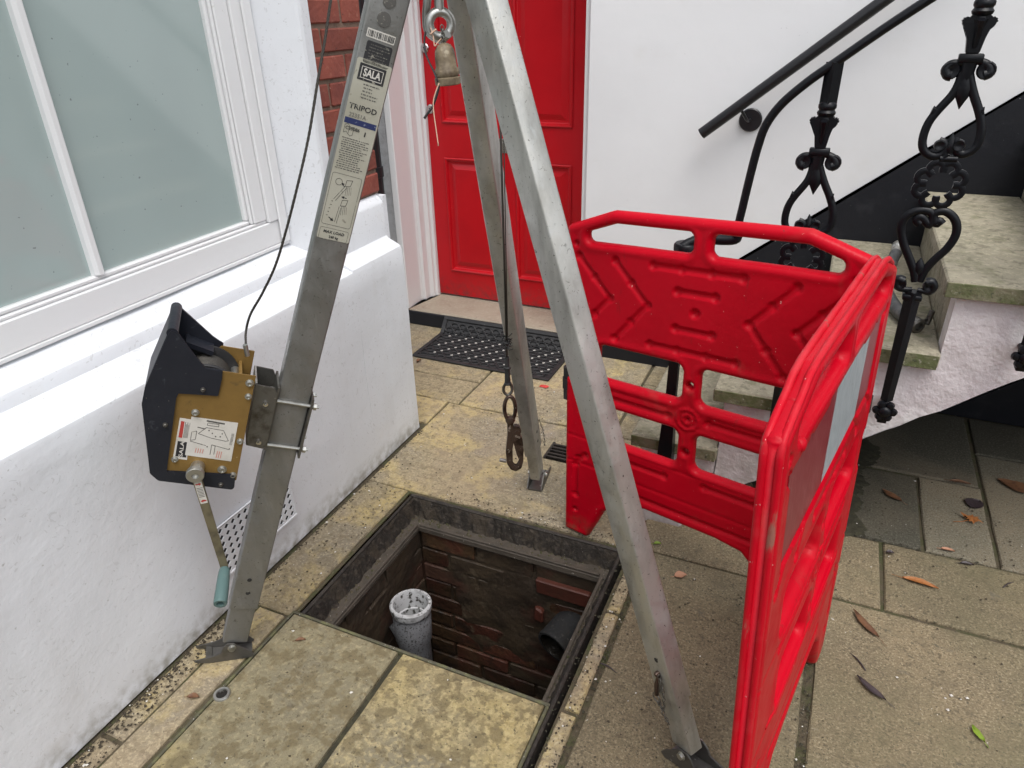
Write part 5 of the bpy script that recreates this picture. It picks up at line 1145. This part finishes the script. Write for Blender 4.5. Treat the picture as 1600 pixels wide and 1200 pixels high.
wpl(shell_b, -.066, .0055, 'guard_cheek', 'winch_black', wn_t, .0016)
outer = [(0.9434,0.2641),(0.9361,0.2724),(0.8072,0.2989),(0.7673,0.3004),(0.5948,0.2658),(0.5777,0.2476),(0.5675,0.0949)]
b = MB(); k = len(outer)
for i in range(k - 1):
    (l0, a0), (l1, a1) = outer[i], outer[i + 1]; d = Vector((l1 - l0, a1 - a0, 0)).normalized(); q = Vector((-d.y, d.x, 0)) * .005
    cl = sum(p[0] for p in outer) / k; ca = sum(p[1] for p in outer) / k
    if q.dot(Vector((cl - l0, ca - a0, 0))) < 0: q = -q
    b.add([WF(l0, a0, .0600), WF(l1, a1, .0600), WF(l1, a1, -.0602), WF(l0, a0, -.0602), WF(l0 + q.x, a0 + q.y, .0600), WF(l1 + q.x, a1 + q.y, .0600), WF(l1 + q.x, a1 + q.y, -.0602), WF(l0 + q.x, a0 + q.y, -.0602)],
          [(0, 1, 2, 3), (4, 7, 6, 5), (0, 4, 5, 1), (3, 2, 6, 7), (0, 3, 7, 4), (1, 5, 6, 2)])
b.build('guard_shell', 'winch_black', wn_t)
tb = [(0.9411,0.2684),(0.8687,0.1914)]
MB().tube([WF(tb[0][0] - .004, tb[0][1] - .004, .064), WF(tb[0][0] - .004, tb[0][1] - .004, -.064)], .011, 14).build('carry_bar', 'winch_black', wn_t, True, auto=50)
b = MB(); b.prism([(tb[1][0] + .002, tb[1][1] + .05), (tb[1][0] + .012, tb[1][1] + .045), (tb[1][0] - .002, tb[1][1] - .012), (tb[1][0] - .012, tb[1][1] - .010)], 2, -.059, -.020, fr=WF); b.build('guard_lip', 'winch_black', wn_t)
# drum with wound rope
dc = (0.8169,0.1564); dl, da = dc
b = MB(); b.lathe([(.068, -.048), (.070, -.046), (.070, -.042), (.060, -.040), (.040, -.039), (.040, .039), (.060, .040), (.070, .042), (.070, .046), (.068, .048)], WF(dl - .018, da + .030, 0), fr.n, 40); b.build('drum', 'rubber', wn_t, True, auto=40)
b = MB()
for k in range(13): b.tube(ring(WF(dl - .018, da + .030, -.036 + .006 * k), fr.n, .050, .003, 28), .0032, 6, closed=True)
b.build('wound_rope', 'cable', wn_t, True)
b = MB()
MB().tube([WF(dl + .002, da - .028, .055), WF(dl + .002, da - .028, -.055)], .010, 16).build('spacer_roller', 'steel', wn_t, True, auto=50)
b = MB(); b.prism([(dl + .02, da - .040), (dl + .02, da - .034), (dl - .22, da - .034), (dl - .22, da - .040)], 2, -.055, .055, fr=WF); b.build('back_plate', 'gold', wn_t)
# bolts on the front plate
for (px, py, r_) in [(0.847,0.1038,0.007),(0.814,0.1008,0.006),(0.7594,0.1982,0.0065),(0.6983,0.0985,0.006),(0.6358,0.2221,0.006),(0.619,0.1234,0.008),(0.8207,0.1917,0.004),(0.7253,0.2513,0.004),(0.5829,0.1204,0.004),(0.6065,0.0984,0.006)]:
    n0 = .0602 if r_ > .0045 else .0662
    b = MB(); b.lathe([(r_ * 1.25, 0), (r_ * 1.25, .0012), (r_ * .95, .0013), (r_ * .95, .0055), (r_ * .7, .0065), (r_ * .55, .0065), (r_ * .45, .0045), (.0001, .0045)], WF(px, py, n0), fr.n, 14, caps=False)
    b.build('bolt', 'steel' if r_ > .0045 else 'steel_dark', wn_t, True, auto=40)
# instruction labels
lab1 = [(0.7444,0.2199),(0.7431,0.206),(0.6392,0.201),(0.6429,0.2281)]
lab1 = [(0.742,0.2257),(0.7405,0.2019),(0.6362,0.198),(0.638,0.2262)]
l1 = wpl(lab1, .0602, .0003, 'maker_label', 'sticker_white', wn_t)
lab2 = [(0.7482,0.2042),(0.745,0.1102),(0.6428,0.1083),(0.6491,0.2036)]
l2 = wpl(lab2, .0606, .0003, 'instruction_label', 'sticker_white', wn_t)
def LM(Q, n0):          # maps (0..1, 0..1) over a label quad (top left, top right, bottom right, bottom left)
    return lambda x, y, z: WF(*[(Q[3][k] * (1 - x) + Q[2][k] * x) * (1 - y) + (Q[0][k] * (1 - x) + Q[1][k] * x) * y for k in (0, 1)], n0 + z)
m1 = LM(lab1, .0606); m2 = LM(lab2, .0610)
def rect(mb, m_, x0, y0, x1, y1): mb.prism([(x0, y0), (x1, y0), (x1, y1), (x0, y1)], 2, 0, .0002, fr=m_)
b = MB(); rect(b, m1, .14, .06, .92, .44); b.build('maker_plate', 'ink', l1)
text('SALA', 'lettering', 'sticker_white', l1, lambda x, y, z: m1(.52 - y, .25 + x * .55, z + .0004), .40, 'CENTER', .0001, .004, .78)
b = MB(); rect(b, m1, .14, .53, .42, .93); b.build('warning_block', 'ink_red', l1)
b = MB(); [rect(b, m1, .50 + .09 * k, .54, .54 + .09 * k, .92 - .05 * (k % 2)) for k in range(5)]; b.build('small_print', 'ink_grey', l1)
b = MB(); rnd = random.Random(2)
def ln(x0, y0, x1, y1, w=.012, mb=None):
    d = Vector((x1 - x0, y1 - y0)); q = Vector((-d.y, d.x)).normalized() * w / 2; (mb or b).prism([(x0 + q.x, y0 + q.y), (x1 + q.x, y1 + q.y), (x1 - q.x, y1 - q.y), (x0 - q.x, y0 - q.y)], 2, 0, .0002, fr=m2)
for Q in ([(.20, .60), (.35, .78), (.72, .76), (.86, .52), (.80, .50), (.48, .53), (.20, .60)], [(.36, .84), (.60, .84), (.60, .90), (.36, .90), (.36, .84)], [(.06, .40), (.06, .62), (.16, .66), (.16, .44), (.06, .40)], [(.06, .38), (.40, .32)], [(.52, .10), (.52, .36), (.90, .30)], [(.60, .34), (.60, .12)]):
    for p, q in zip(Q[:-1], Q[1:]): ln(*p, *q)
ln(.33, .95, .72, .93, .035); ln(.16, .76, .33, .74, .02)
for (x, y) in ((.40, .70), (.48, .64), (.56, .57), (.66, .58), (.69, .66), (.42, .28), (.90, .30)): rect(b, m2, x, y, x + .025, y + .03)
for k in range(4): ln(.90 + .015 * k, .42, .91 + .015 * k, .72, .006)
b.build('diagram_print', 'ink_grey', l2)
b = MB(); [ln(.20 + .05 * k, .10, .21 + .05 * k, .22, .02) for k in range(4)]; [ln(.66 + .045 * k, .04, .67 + .045 * k, .22, .02) for k in range(3)]; b.build('red_print', 'ink_pink', l2)
# crank: boss, arm, grip
cb, ca_ = (0.6247,0.1787); b1_ = (0.6226,0.1742)
b = MB(); b.tube([WF(*b1_, .0602), WF(cb, ca_, .100)], [.0150, .0150], 20); cr = b.build('crank_boss', 'steel', wn_t, True, auto=40)
cl_, cq = (0.6342,0.1792)
b = MB(); b.lathe([(.0175, 0), (.0185, .002), (.0185, .012), (.0175, .014), (.0075, .014), (.0075, .008), (.0001, .008)], WF(cl_, cq, .100), fr.n, 28, caps=False); b.build('crank_hub', 'steel', cr, True, auto=40)
ce, cea = (0.3692,0.0786)
d = Vector((ce - cl_, cea - cq)); dn = d.normalized(); q = Vector((-dn.y, dn.x))
arm = [(cl_ + dn.x * .012 + q.x * .010, cq + dn.y * .012 + q.y * .010), (ce + q.x * .0085, cea + q.y * .0085), (ce + dn.x * .006, cea + dn.y * .006), (ce - q.x * .0085, cea - q.y * .0085), (cl_ + dn.x * .012 - q.x * .010, cq + dn.y * .012 - q.y * .010)]
arm_o = wpl(arm, .1005, .006, 'crank_arm', 'arm_steel', wn_t, .001)
def am(x, y, z): p = Vector((cl_, cq)) + dn * (.022 + y) + q * x; return WF(p.x, p.y, .1067 + z)
la = MB().prism([(-.0075, 0), (.0075, 0), (.0075, .060), (-.0075, .060)], 2, 0, .0002, fr=am).build('arm_label', 'sticker_white', arm_o)
b = MB()
for y_, s_ in ((.006, 1), (.053, -1)):
    b.prism([(-.006 * s_, y_ + .0015), (.001 * s_, y_ + .0015), (.001 * s_, y_ + .004), (.006 * s_, y_), (.001 * s_, y_ - .004), (.001 * s_, y_ - .0015), (-.006 * s_, y_ - .0015)], 2, .0003, .0005, fr=am)
b.build('direction_arrow', 'ink_red', la)
b = MB(); [b.prism([(-.006, .016 + k * .004), (.006, .016 + k * .004), (.006, .0175 + k * .004), (-.006, .0175 + k * .004)], 2, .0003, .0005, fr=am) for k in range(7)]; b.build('small_print', 'ink_grey', la)
g0 = WF(ce, cea, .1067); g1 = (-1.1851,0.8605,0.2883)
gl = (0.3506,0.0842)
b = MB(); G1 = Vector(WF(gl[0], gl[1], .20)); G0 = Vector(g0); ax = (G1 - G0); Lg = ax.length
b.lathe([(.0105, 0), (.012, .004), (.0135, .02), (.0145, Lg * .6), (.0150, Lg - .004), (.0140, Lg), (.0085, Lg), (.0085, Lg - .015), (.0001, Lg - .015)], G0, ax, 24, caps=True)
b.build('grip', 'grip', cr, True, auto=40)
# mounting bracket: folded channel, U-bolts and clamp plate
br = [(0.8727,0.091),(0.8727,0.0541),(0.8448,0.0475),(0.6945,0.0374),(0.6726,0.0432),(0.677,0.0799),(0.7727,0.0895),(0.8381,0.0889)]
b = MB(); b.prism([(0.8363,0.0899),(0.8333,0.048),(0.8166,0.0395),(0.6962,0.0377),(0.6725,0.0446),(0.6783,0.0829)], 2, .0405, .0445, fr=WF, bevel=.001); brk = b.build('bracket_cheek', 'steel_dark', wn_t)
b = MB(); b.prism([(0.8363,0.0899),(0.8333,0.048),(0.8166,0.0395),(0.6962,0.0377),(0.6725,0.0446),(0.6783,0.0829)], 2, -.0445, -.0405, fr=WF, bevel=.001); b.build('bracket_cheek', 'steel_dark', wn_t)
e1, e2 = [(0.8363,0.0899),(0.6783,0.0829)]
b = MB(); b.prism([(e1[0] + .002, e1[1]), (e1[0] + .002, e1[1] - .004), (e2[0], e2[1] - .004), (e2[0], e2[1])], 2, -.0404, .0404, fr=WF); b.build('bracket_web', 'steel', wn_t)
b = MB(); b.prism([(e1[0] - .004, ha + .006), (e1[0] - .004, ha + .001), (e2[0] - .01, ha + .001), (e2[0] - .01, ha + .006)], 2, -.040, .040, fr=WF); b.build('bracket_back', 'steel_dark', wn_t)
for (px, py) in [(0.7925,0.0608),(0.6909,0.0576)]: MB().lathe([(.006, 0), (.006, .004), (.003, .0045), (.0001, .006)], WF(px, py, .0447), fr.n, 10, caps=False).build('bolt', 'chrome', wn_t, True, auto=40)
for lq in [0.7929,0.6748]:
    b = MB(); b.tube([WF(lq, ha + .012, hn + .0045), WF(lq - .004, -ha - .022, hn + .0045)], .0040, 8); b.tube([WF(lq, ha + .012, -hn - .0045), WF(lq - .004, -ha - .022, -hn - .0045)], .0040, 8)
    for sg in (1, -1):
        b.lathe([(.0085, -.003), (.0085, .004), (.0001, .0041)], WF(lq - .004, -ha - .012, sg * (hn + .0045)), -fr.a, 6); 
    b.build('u_bolt', 'steel', wn_t, True, auto=40)
lq0, lq1 = [0.7994,0.6537]
MB().prism([(lq0 + .012, -ha - .0015), (lq0 + .012, -ha - .0065), (lq1 - .004, -ha - .0065), (lq1 - .004, -ha - .0015)], 2, -.032, .036, fr=WF, bevel=.0008).build('clamp_plate', 'steel_dark', wn_t)
# rope from the drum up to the head
rp = [WF(*(0.9014,0.1189), .02)] + [(-1.1573,1.09,0.9131),(-1.1335,1.0909,0.9598),(-1.0888,1.0942,1.0157),(-1.0458,1.1018,1.08),(-1.01,1.1126,1.1556),(-0.9767,1.1301,1.2445),(-0.9528,1.1554,1.3328),(-0.9345,1.1824,1.4284),(-0.9221,1.2074,1.5039),(-0.9108,1.2245,1.5669),(-0.8953,1.2424,1.6279)] + [(-.74, 1.28, 1.665)]
sm = smoothpts(rp, 8); b = MB()
N_ = len(sm)
for s_ in range(4):       # four twisted strands
    pts = []; P_ = smoothpts(rp, 26)
    for i, p in enumerate(P_):
        t = (Vector(P_[min(i + 1, len(P_) - 1)]) - Vector(P_[max(i - 1, 0)])).normalized(); a = t.orthogonal() if i == 0 else (a - t * a.dot(t)); a.normalize(); c_ = t.cross(a); u_ = i * .55 + s_ * math.pi / 2
        pts.append(tuple(Vector(p) + (a * math.cos(u_) + c_ * math.sin(u_)) * .0013))
    b.tube(pts, .0016, 5)
b.build('wire_rope', 'cable', wn_t, True)
c0 = Vector(rp[0]); MB().tube([tuple(c0 + Vector((0, 0, -.012))), tuple(c0 + Vector((0, 0, .014)))], .005, 10).build('rope_ferrule', 'steel', wn_t, True, auto=50)

# ================================================================== second line with snap hook over the hole
hk = thing('snap_hook_line', 'brown steel snap hook hanging on a wire line above the open manhole', 'hook', (-.66, 1.411, .6))
hx, hy = -.66, 1.411
zz = lambda y: HZ[y]
HZ = dict([(0.0,1.56),(230.0,1.288),(520.0,0.86),(535.0,0.834),(560.0,0.792),(575.0,0.766),(600.0,0.722),(618.0,0.688),(625.0,0.676),(640.0,0.648),(655.0,0.62),(670.0,0.59),(680.0,0.572),(700.0,0.532),(715.0,0.502),(735.0,0.462)])
b = MB(); b.tube([(hx, hy, 1.64), (hx, hy, HZ[560])], .0026, 8); b.tube([(hx + .012, hy - .004, 1.64), (hx + .006, hy, 1.2), (hx + .003, hy, HZ[535])], .0014, 6); b.build('wire_line', 'cable', hk, True)
b = MB(); b.tube([(hx, hy, HZ[575] + .03), (hx, hy, HZ[600])], [.0055, .0075], 10); 
for k, y_ in enumerate((535, 575, 600)): b.tube(ring((hx, hy, HZ[y_]), (0, .2, 1), .006, .003, 12), .0036, 6, closed=True)
rnd = random.Random(4)
for k in range(34):
    u_ = rnd.uniform(0, 6.28); p0 = Vector((hx, hy, HZ[535] + rnd.uniform(-.012, .016))); b.tube([tuple(p0), tuple(p0 + Vector((math.cos(u_) * .011, math.sin(u_) * .008, rnd.uniform(-.008, .010)))), tuple(p0 + Vector((math.cos(u_ + 1) * .015, math.sin(u_ + 1) * .010, rnd.uniform(-.014, .012))))], .0009, 4)
b.build('taped_splice', 'rubber', hk, True, auto=60)
FX = Vector((.86, .51, 0)); FYv = Vector((-.51, .86, 0))       # broad side of the hook faces the camera
H3 = lambda x, z, y=0: tuple(Vector((hx, hy, z)) + FX * x + FYv * y)
b = MB(); z0 = HZ[600]; z1 = HZ[618]
b.tube(smoothpts([H3(.003, z0 + .01), H3(-.009, z0 - .006), H3(-.010, z1 + .012), H3(0, z1 + .002), H3(.010, z1 + .012), H3(.009, z0 - .006), H3(.002, z0 + .010)], 4), .0038, 8); b.build('thimble', 'steel_dark', hk, True)
b = MB(); z2 = HZ[655]; z3 = HZ[625]
b.tube(smoothpts([H3(.004 + .014 * math.cos(t), (z2 + z3) / 2 + .003 + (z3 - z2) * .62 * math.sin(t)) for t in np.linspace(0, 2 * math.pi, 15)[:-1]], 2, True), .0050, 8, closed=True)
b.tube([H3(.004, z2 + .004), H3(.004, z2 - .014)], [.010, .009], 12); b.lathe([(.012, -.004), (.013, 0), (.012, .005)], H3(.004, z2 - .003), (0, 0, 1), 14); b.build('swivel_eye', 'rust_steel', hk, True, auto=50)
zb = HZ[735]; zt = z2 - .012
body = [(-.004, zt), (.010, zt), (.014, zt - .02), (.012, zt - .05), (.006, zt - .075), (.006, zb + .026), (.012, zb + .014), (.020, zb + .014), (.026, zb + .026), (.028, zb + .05), (.024, zb + .075), (.030, zb + .082), (.036, zb + .06), (.036, zb + .03), (.030, zb + .006), (.016, zb - .002), (.002, zb + .004), (-.008, zb + .024), (-.010, zb + .06), (-.004, zt - .03)]
b = MB(); b.prism([(x, z) for x, z in body], 2, -.006, .006, fr=lambda x, z, y: H3(x, z, y), bevel=.0016); b.build('hook_body', 'rust_steel', hk)
b = MB(); b.prism([(.008, zt - .018), (.016, zt - .006), (.028, zt - .010), (.032, zt - .024), (.026, zt - .034), (.034, zt - .046), (.037, zb + .064), (.034, zb + .040), (.024, zb + .034), (.018, zb + .052), (.012, zt - .056), (.006, zt - .05)], 2, -.0085, .0085, fr=lambda x, z, y: H3(x, z, y), bevel=.0016)
b.lathe([(.006, -.011), (.006, .011)], H3(.020, zt - .024), FYv, 12); b.lathe([(.0045, -.0105), (.0045, .0105)], H3(.016, zt - .048), FYv, 12); b.build('gate', 'rust_steel', hk)
b = MB(); b.tube([H3(-.010, zb + .030), H3(-.026, zb + .036)], [.0048, .0055], 10); b.build('lock_stud', 'steel', hk, True, auto=50)

# ================================================================== hanging ferrule with loose strap and string
hb = thing('muddy_ferrule', 'mud stained bell shaped ferrule hanging under the tripod eye bolt', 'ferrule', (-0.692,1.2493,1.4589))
bc_ = Vector((-0.6908,1.2492,1.4578)); axb = Vector((-.05, -.02, 1)).normalized()
b = MB(); b.lathe([(.021, -.0345), (.0235, -.033), (.024, -.022), (.0205, -.020), (.0235, -.016), (.0225, -.009), (.0195, -.004), (.0190, .012), (.0175, .024), (.012, .033), (.005, .036), (.0001, .037)], bc_, axb, 24); b.build('ferrule_body', 'dirty_plastic', hb, True, auto=50)
b = MB(); chain(b, [tuple(bc_ + axb * (.036 + .006 * k)) for k in range(5)]); b.build('link', 'steel_dark', hb, True)
pp = lambda L_, d: [tuple(q) for q in L_]
b = MB(); b.tube(smoothpts([(-0.7269,1.2456,1.5118),(-0.7266,1.2385,1.4996),(-0.7205,1.2294,1.4791),(-0.7109,1.2241,1.4626),(-0.7007,1.2203,1.4481),(-0.6911,1.215,1.4316)], 4), .0030, 6, flat=(1, .5)); b.build('strap', 'rubber', hb, True); b = MB(); b.tube(smoothpts([(-0.6905,1.2177,1.4249),(-0.6915,1.2076,1.4086),(-0.6946,1.1967,1.3924),(-0.7,1.1883,1.3823),(-0.7046,1.1809,1.3732)], 4), .0034, 6, flat=(1, .5)); b.build('strap', 'rubber', hb, True)
b = MB(); b.tube(smoothpts([(-0.7168,1.2475,1.5179),(-0.7098,1.2423,1.5035),(-0.7049,1.2362,1.4892),(-0.7008,1.2416,1.4952),(-0.6957,1.2474,1.5011)], 4), .0012, 5); b.build('frayed_string', 'string', hb, True); b = MB(); b.tube(smoothpts([(-0.6859,1.2102,1.43),(-0.689,1.1994,1.4139),(-0.6894,1.1909,1.3997),(-0.6847,1.1823,1.3813),(-0.6771,1.1726,1.3589),(-0.6673,1.1604,1.3303)], 4), .0011, 5); b.build('frayed_string', 'string', hb, True); b = MB(); b.tube(smoothpts([(-0.7131,1.2371,1.5079),(-0.7069,1.2434,1.5138),(-0.7042,1.2458,1.5157)], 4), .0018, 5); b.build('frayed_string', 'string', hb, True)

# ================================================================== litter
def leaf(nm, x, y, ang, L_, W_, m, label, curl=.006, z=.005, stalk=.3, cat='leaf', seed=0):
    rnd = random.Random(seed); n = 9; v = []
    c_, q_ = math.cos(R(ang)), math.sin(R(ang))
    def P(u_, s_, h): return (x + u_ * c_ - s_ * q_, y + u_ * q_ + s_ * c_, h)
    for i in range(n + 1):
        t = i / n; w = W_ / 2 * math.sin(math.pi * t ** .85) ** .8 * (1 + rnd.uniform(-.1, .1)); h = z + curl * math.sin(math.pi * t) * .4 + rnd.uniform(0, .001)
        u_ = (t - .5) * L_; bend = .06 * L_ * math.sin(math.pi * t)
        v += [P(u_, bend - w, h + curl), P(u_, bend - w * .5, h + curl * .35), P(u_, bend, h), P(u_, bend + w * .5, h + curl * .35), P(u_, bend + w, h + curl)]
    f = [(i * 5 + j, i * 5 + j + 1, i * 5 + 6 + j, i * 5 + 5 + j) for i in range(n) for j in range(4)]
    mb = MB().add(v, f); mb.tube([P(-L_ * .5 - L_ * stalk, 0, z + .001), P(-L_ * .5, .0, z + .001), P(L_ * .45, .06 * L_ * .3, z + .002)], .0009, 4)
    o = mb.build(nm, m, None, True); tag(o, label, cat); return o
LF = [((0.434,1.9318,0.0), -8, .075, .017, 'leaf_orange', 'bright orange slender dead leaf on the grey paving'), ((0.2877,1.7032,0.0), 128, .082, .016, 'leaf_brown', 'brown slender dead leaf nearest the red barrier foot'),
      ((0.3012,1.4774,0.0), 142, .066, .014, 'leaf_dark', 'dark purple grey slender leaf near a white paint fleck'), ((0.5318,1.4356,0.0), 120, .035, .012, 'leaf_green', 'tiny bright green leaf scrap at the bottom right of the paving'),
      ((0.7752,2.5954,0.0), 160, .10, .05, 'leaf_brown', 'broad brown leaf under the stair at the right edge'), ((0.367,2.371,0.0), 140, .06, .02, 'leaf_brown', 'small reddish brown leaf in the shade beside the damp moss'),
      ((0.6257,2.4229,0.0), 60, .05, .045, 'leaf_dark', 'round dark leaf just above the crumpled orange leaf'), ((-1.1409,1.0334,0.0), 30, .022, .010, 'leaf_brown', 'tiny brown leaf on the yellow manhole cover slab'),
      ((-1.2752,0.7762,0.0), 20, .025, .013, 'leaf_brown', 'tiny brown leaf beside the steel lifting socket'), ((-0.3267,1.8066,0.0), 20, .018, .010, 'leaf_green', 'tiny green leaf by the right tripod leg'),
      ((0.3552,2.0445,0.0), 0, .018, .012, 'leaf_dark', 'small dark leaf scrap at the paving joint crossing'), ((0.5687,2.0771,0.0), 5, .03, .008, 'leaf_dark', 'thin dark leaf scrap below the long paving joint'),
      ((-0.227,1.6902,0.0), 30, .03, .022, 'leaf_tan', 'flat reddish scrap of leaf beside the right tripod leg'), ((0.5205,2.1262,0.0), 0, .03, .010, 'leaf_tan', 'small pinkish leaf scrap in the long paving joint'),
      ((0.5921,2.5451,0.0), 0, .05, .010, 'leaf_brown', 'thin brown leaf lying across a joint under the stair')]
for i, (p, an, L_, W_, m, lb) in enumerate(LF): leaf('dead_leaf', p[0], p[1], an, L_ * 1.3, W_ * 1.3, m, lb, seed=i, curl=.004)
p = (-1.5539,3.217,0.0); leaf('dead_leaf', p[0] + .0, p[1] - .05, -10, .080, .050, 'leaf_tan', 'curled pale tan leaf on the back of the black doormat', curl=.014, z=.030, seed=60)
p = (-1.7375,2.6866,0.0); leaf('dead_leaf', p[0], p[1], 80, .032, .022, 'leaf_brown', 'small brown leaf at the front left corner of the doormat', curl=.008, z=.004, seed=61)
# crumpled maple-like leaf
p = (0.6044,2.3212,0.0); rnd = random.Random(8); mb = MB(); v = [(p[0], p[1], .014)]; n = 22
for i in range(n):
    t = 2 * math.pi * i / n; r_ = (.030 if i % 2 else .016) * rnd.uniform(.7, 1.25) * (1.5 if i in (8, 9, 10) else 1); v.append((p[0] + r_ * math.cos(t), p[1] + r_ * .9 * math.sin(t), .006 + rnd.uniform(0, .014)))
mb.add(v, [(0, i + 1, (i + 1) % n + 1) for i in range(n)]); mb.tube([(p[0], p[1], .010), (p[0] - .03, p[1] - .02, .006), (p[0] - .055, p[1] - .028, .004)], .0012, 5)
tag(mb.build('dead_leaf', 'leaf_orange', None, True), 'crumpled orange brown lobed leaf with a stalk beside the stair shadow', 'leaf')
p = (-1.0662,2.6729,0.0); mb = MB(); mb.add([(p[0] - .022, p[1] - .006, .003), (p[0] + .015, p[1] - .012, .004), (p[0] + .026, p[1] + .004, .009), (p[0] + .0, p[1] + .014, .006), (p[0] - .02, p[1] + .010, .004), (p[0], p[1], .010)], [(0, 1, 5), (1, 2, 5), (2, 3, 5), (3, 4, 5), (4, 0, 5)])
tag(mb.build('wrapper_scrap', 'wrapper', None), 'shiny red wrapper scrap on the paving beside the doormat corner', 'wrapper')
for (a, an, L_) in (((0.2703,1.5551,0.0), 130, .06), ((-0.3288,1.2789,0.0), -15, .055), ((0.6717,2.0284,0.0), 50, .05)):
    mb = MB(); c_, q_ = math.cos(R(an)), math.sin(R(an)); mb.tube(smoothpts([(a[0] - c_ * L_ / 2, a[1] - q_ * L_ / 2, .003), (a[0], a[1] + .004, .005), (a[0] + c_ * L_ / 2, a[1] + q_ * L_ / 2, .003)], 3), [.0012, .0022, .0022, .0022, .0020, .0012, .0006], 5)
    o = mb.build('twig', 'leaf_dark', None, True); tag(o, {0: '', 1: ''}.get(9, ''), 'twig')
    o['label'] = {130: 'thin dark twig on the grey slab between two slender leaves', -15: 'short dark twig beside the concrete kerb strip right of the hole', 50: 'forked dark twig on the paving near the right edge'}[an]
# loose moss crumbs round the damp patch
# grit, moss crumbs and paint flecks scattered on the paving
def scatter(nm, m, n, regs, smin, smax, z, label, cat, seed):
    rnd = random.Random(seed); mb = MB()
    wts = [r_[4] for r_ in regs]
    for k in range(n):
        x0, x1, y0, y1, _ = rnd.choices(regs, wts)[0]; x, y = rnd.uniform(x0, x1), rnd.uniform(y0, y1); w = smin + (smax - smin) * rnd.random() ** 3; a = rnd.uniform(0, 6.28)
        P = [(x + w * math.cos(a + t) * rnd.uniform(.6, 1.2), y + w * math.sin(a + t) * rnd.uniform(.6, 1.2), z) for t in (0, 1.6, 3.1, 4.7)]
        mb.add(P + [(x, y, z + w * .55)], [(0, 1, 4), (1, 2, 4), (2, 3, 4), (3, 0, 4)])
    o = mb.build(nm, m); o['kind'] = 'stuff'; o['label'] = label; o['category'] = cat; return o
REG = [(-1.41, -1.345, .3, 1.1, 2.2), (-1.40, -1.24, 1.1, 1.75, 1), (-1.40, -.42, 1.76, 2.4, 2), (-.36, .14, .9, 1.77, 1.5), (.17, 1.3, .6, 1.77, 2), (0, 1.2, 1.8, 2.6, 2.5), (-1.2, -.44, .5, 1.1, .6), (-1.35, -.65, 2.4, 2.7, .6), (-1.1, -.42, 1.745, 1.80, 1.6), (-.40, -.34, .8, 1.75, 2), (.143, .166, .6, 1.75, 1.5)]
scatter('dark_grit', 'grit_dark', 5200, REG, .0006, .0045, .004, 'dark grit and moss crumbs scattered over the paving', 'grit', 1)
scatter('white_flecks', 'grit_white', 500, REG + [(.40, .52, 1.44, 1.56, .9)], .0006, .0055, .0045, 'white paint flecks scattered over the paving', 'flecks', 2)
scatter('wall_foot_debris', 'grit_dark', 1500, [(-1.415, -1.385, .2, 2.15, 3), (-1.412, -1.35, .3, 1.0, 1.2)], .001, .006, .000, 'dark dirt gathered along the foot of the white wall', 'dirt', 3)
scatter('joint_moss', 'moss_wet', 1400, [(.142, .168, .2, 1.78, 2), (-.355, -.338, .6, 1.77, 1.6), (-.42, -.40, .4, 1.75, 1), (.0, 1.6, 1.775, 1.792, 1.2), (.0, 1.6, 2.094, 2.112, 1.5), (-.01, .17, 1.78, 2.11, .4), (.22, .36, 2.09, 2.60, 1.6)], .001, .006, .0, 'dark moss filling the joints between the paving slabs', 'moss', 4)
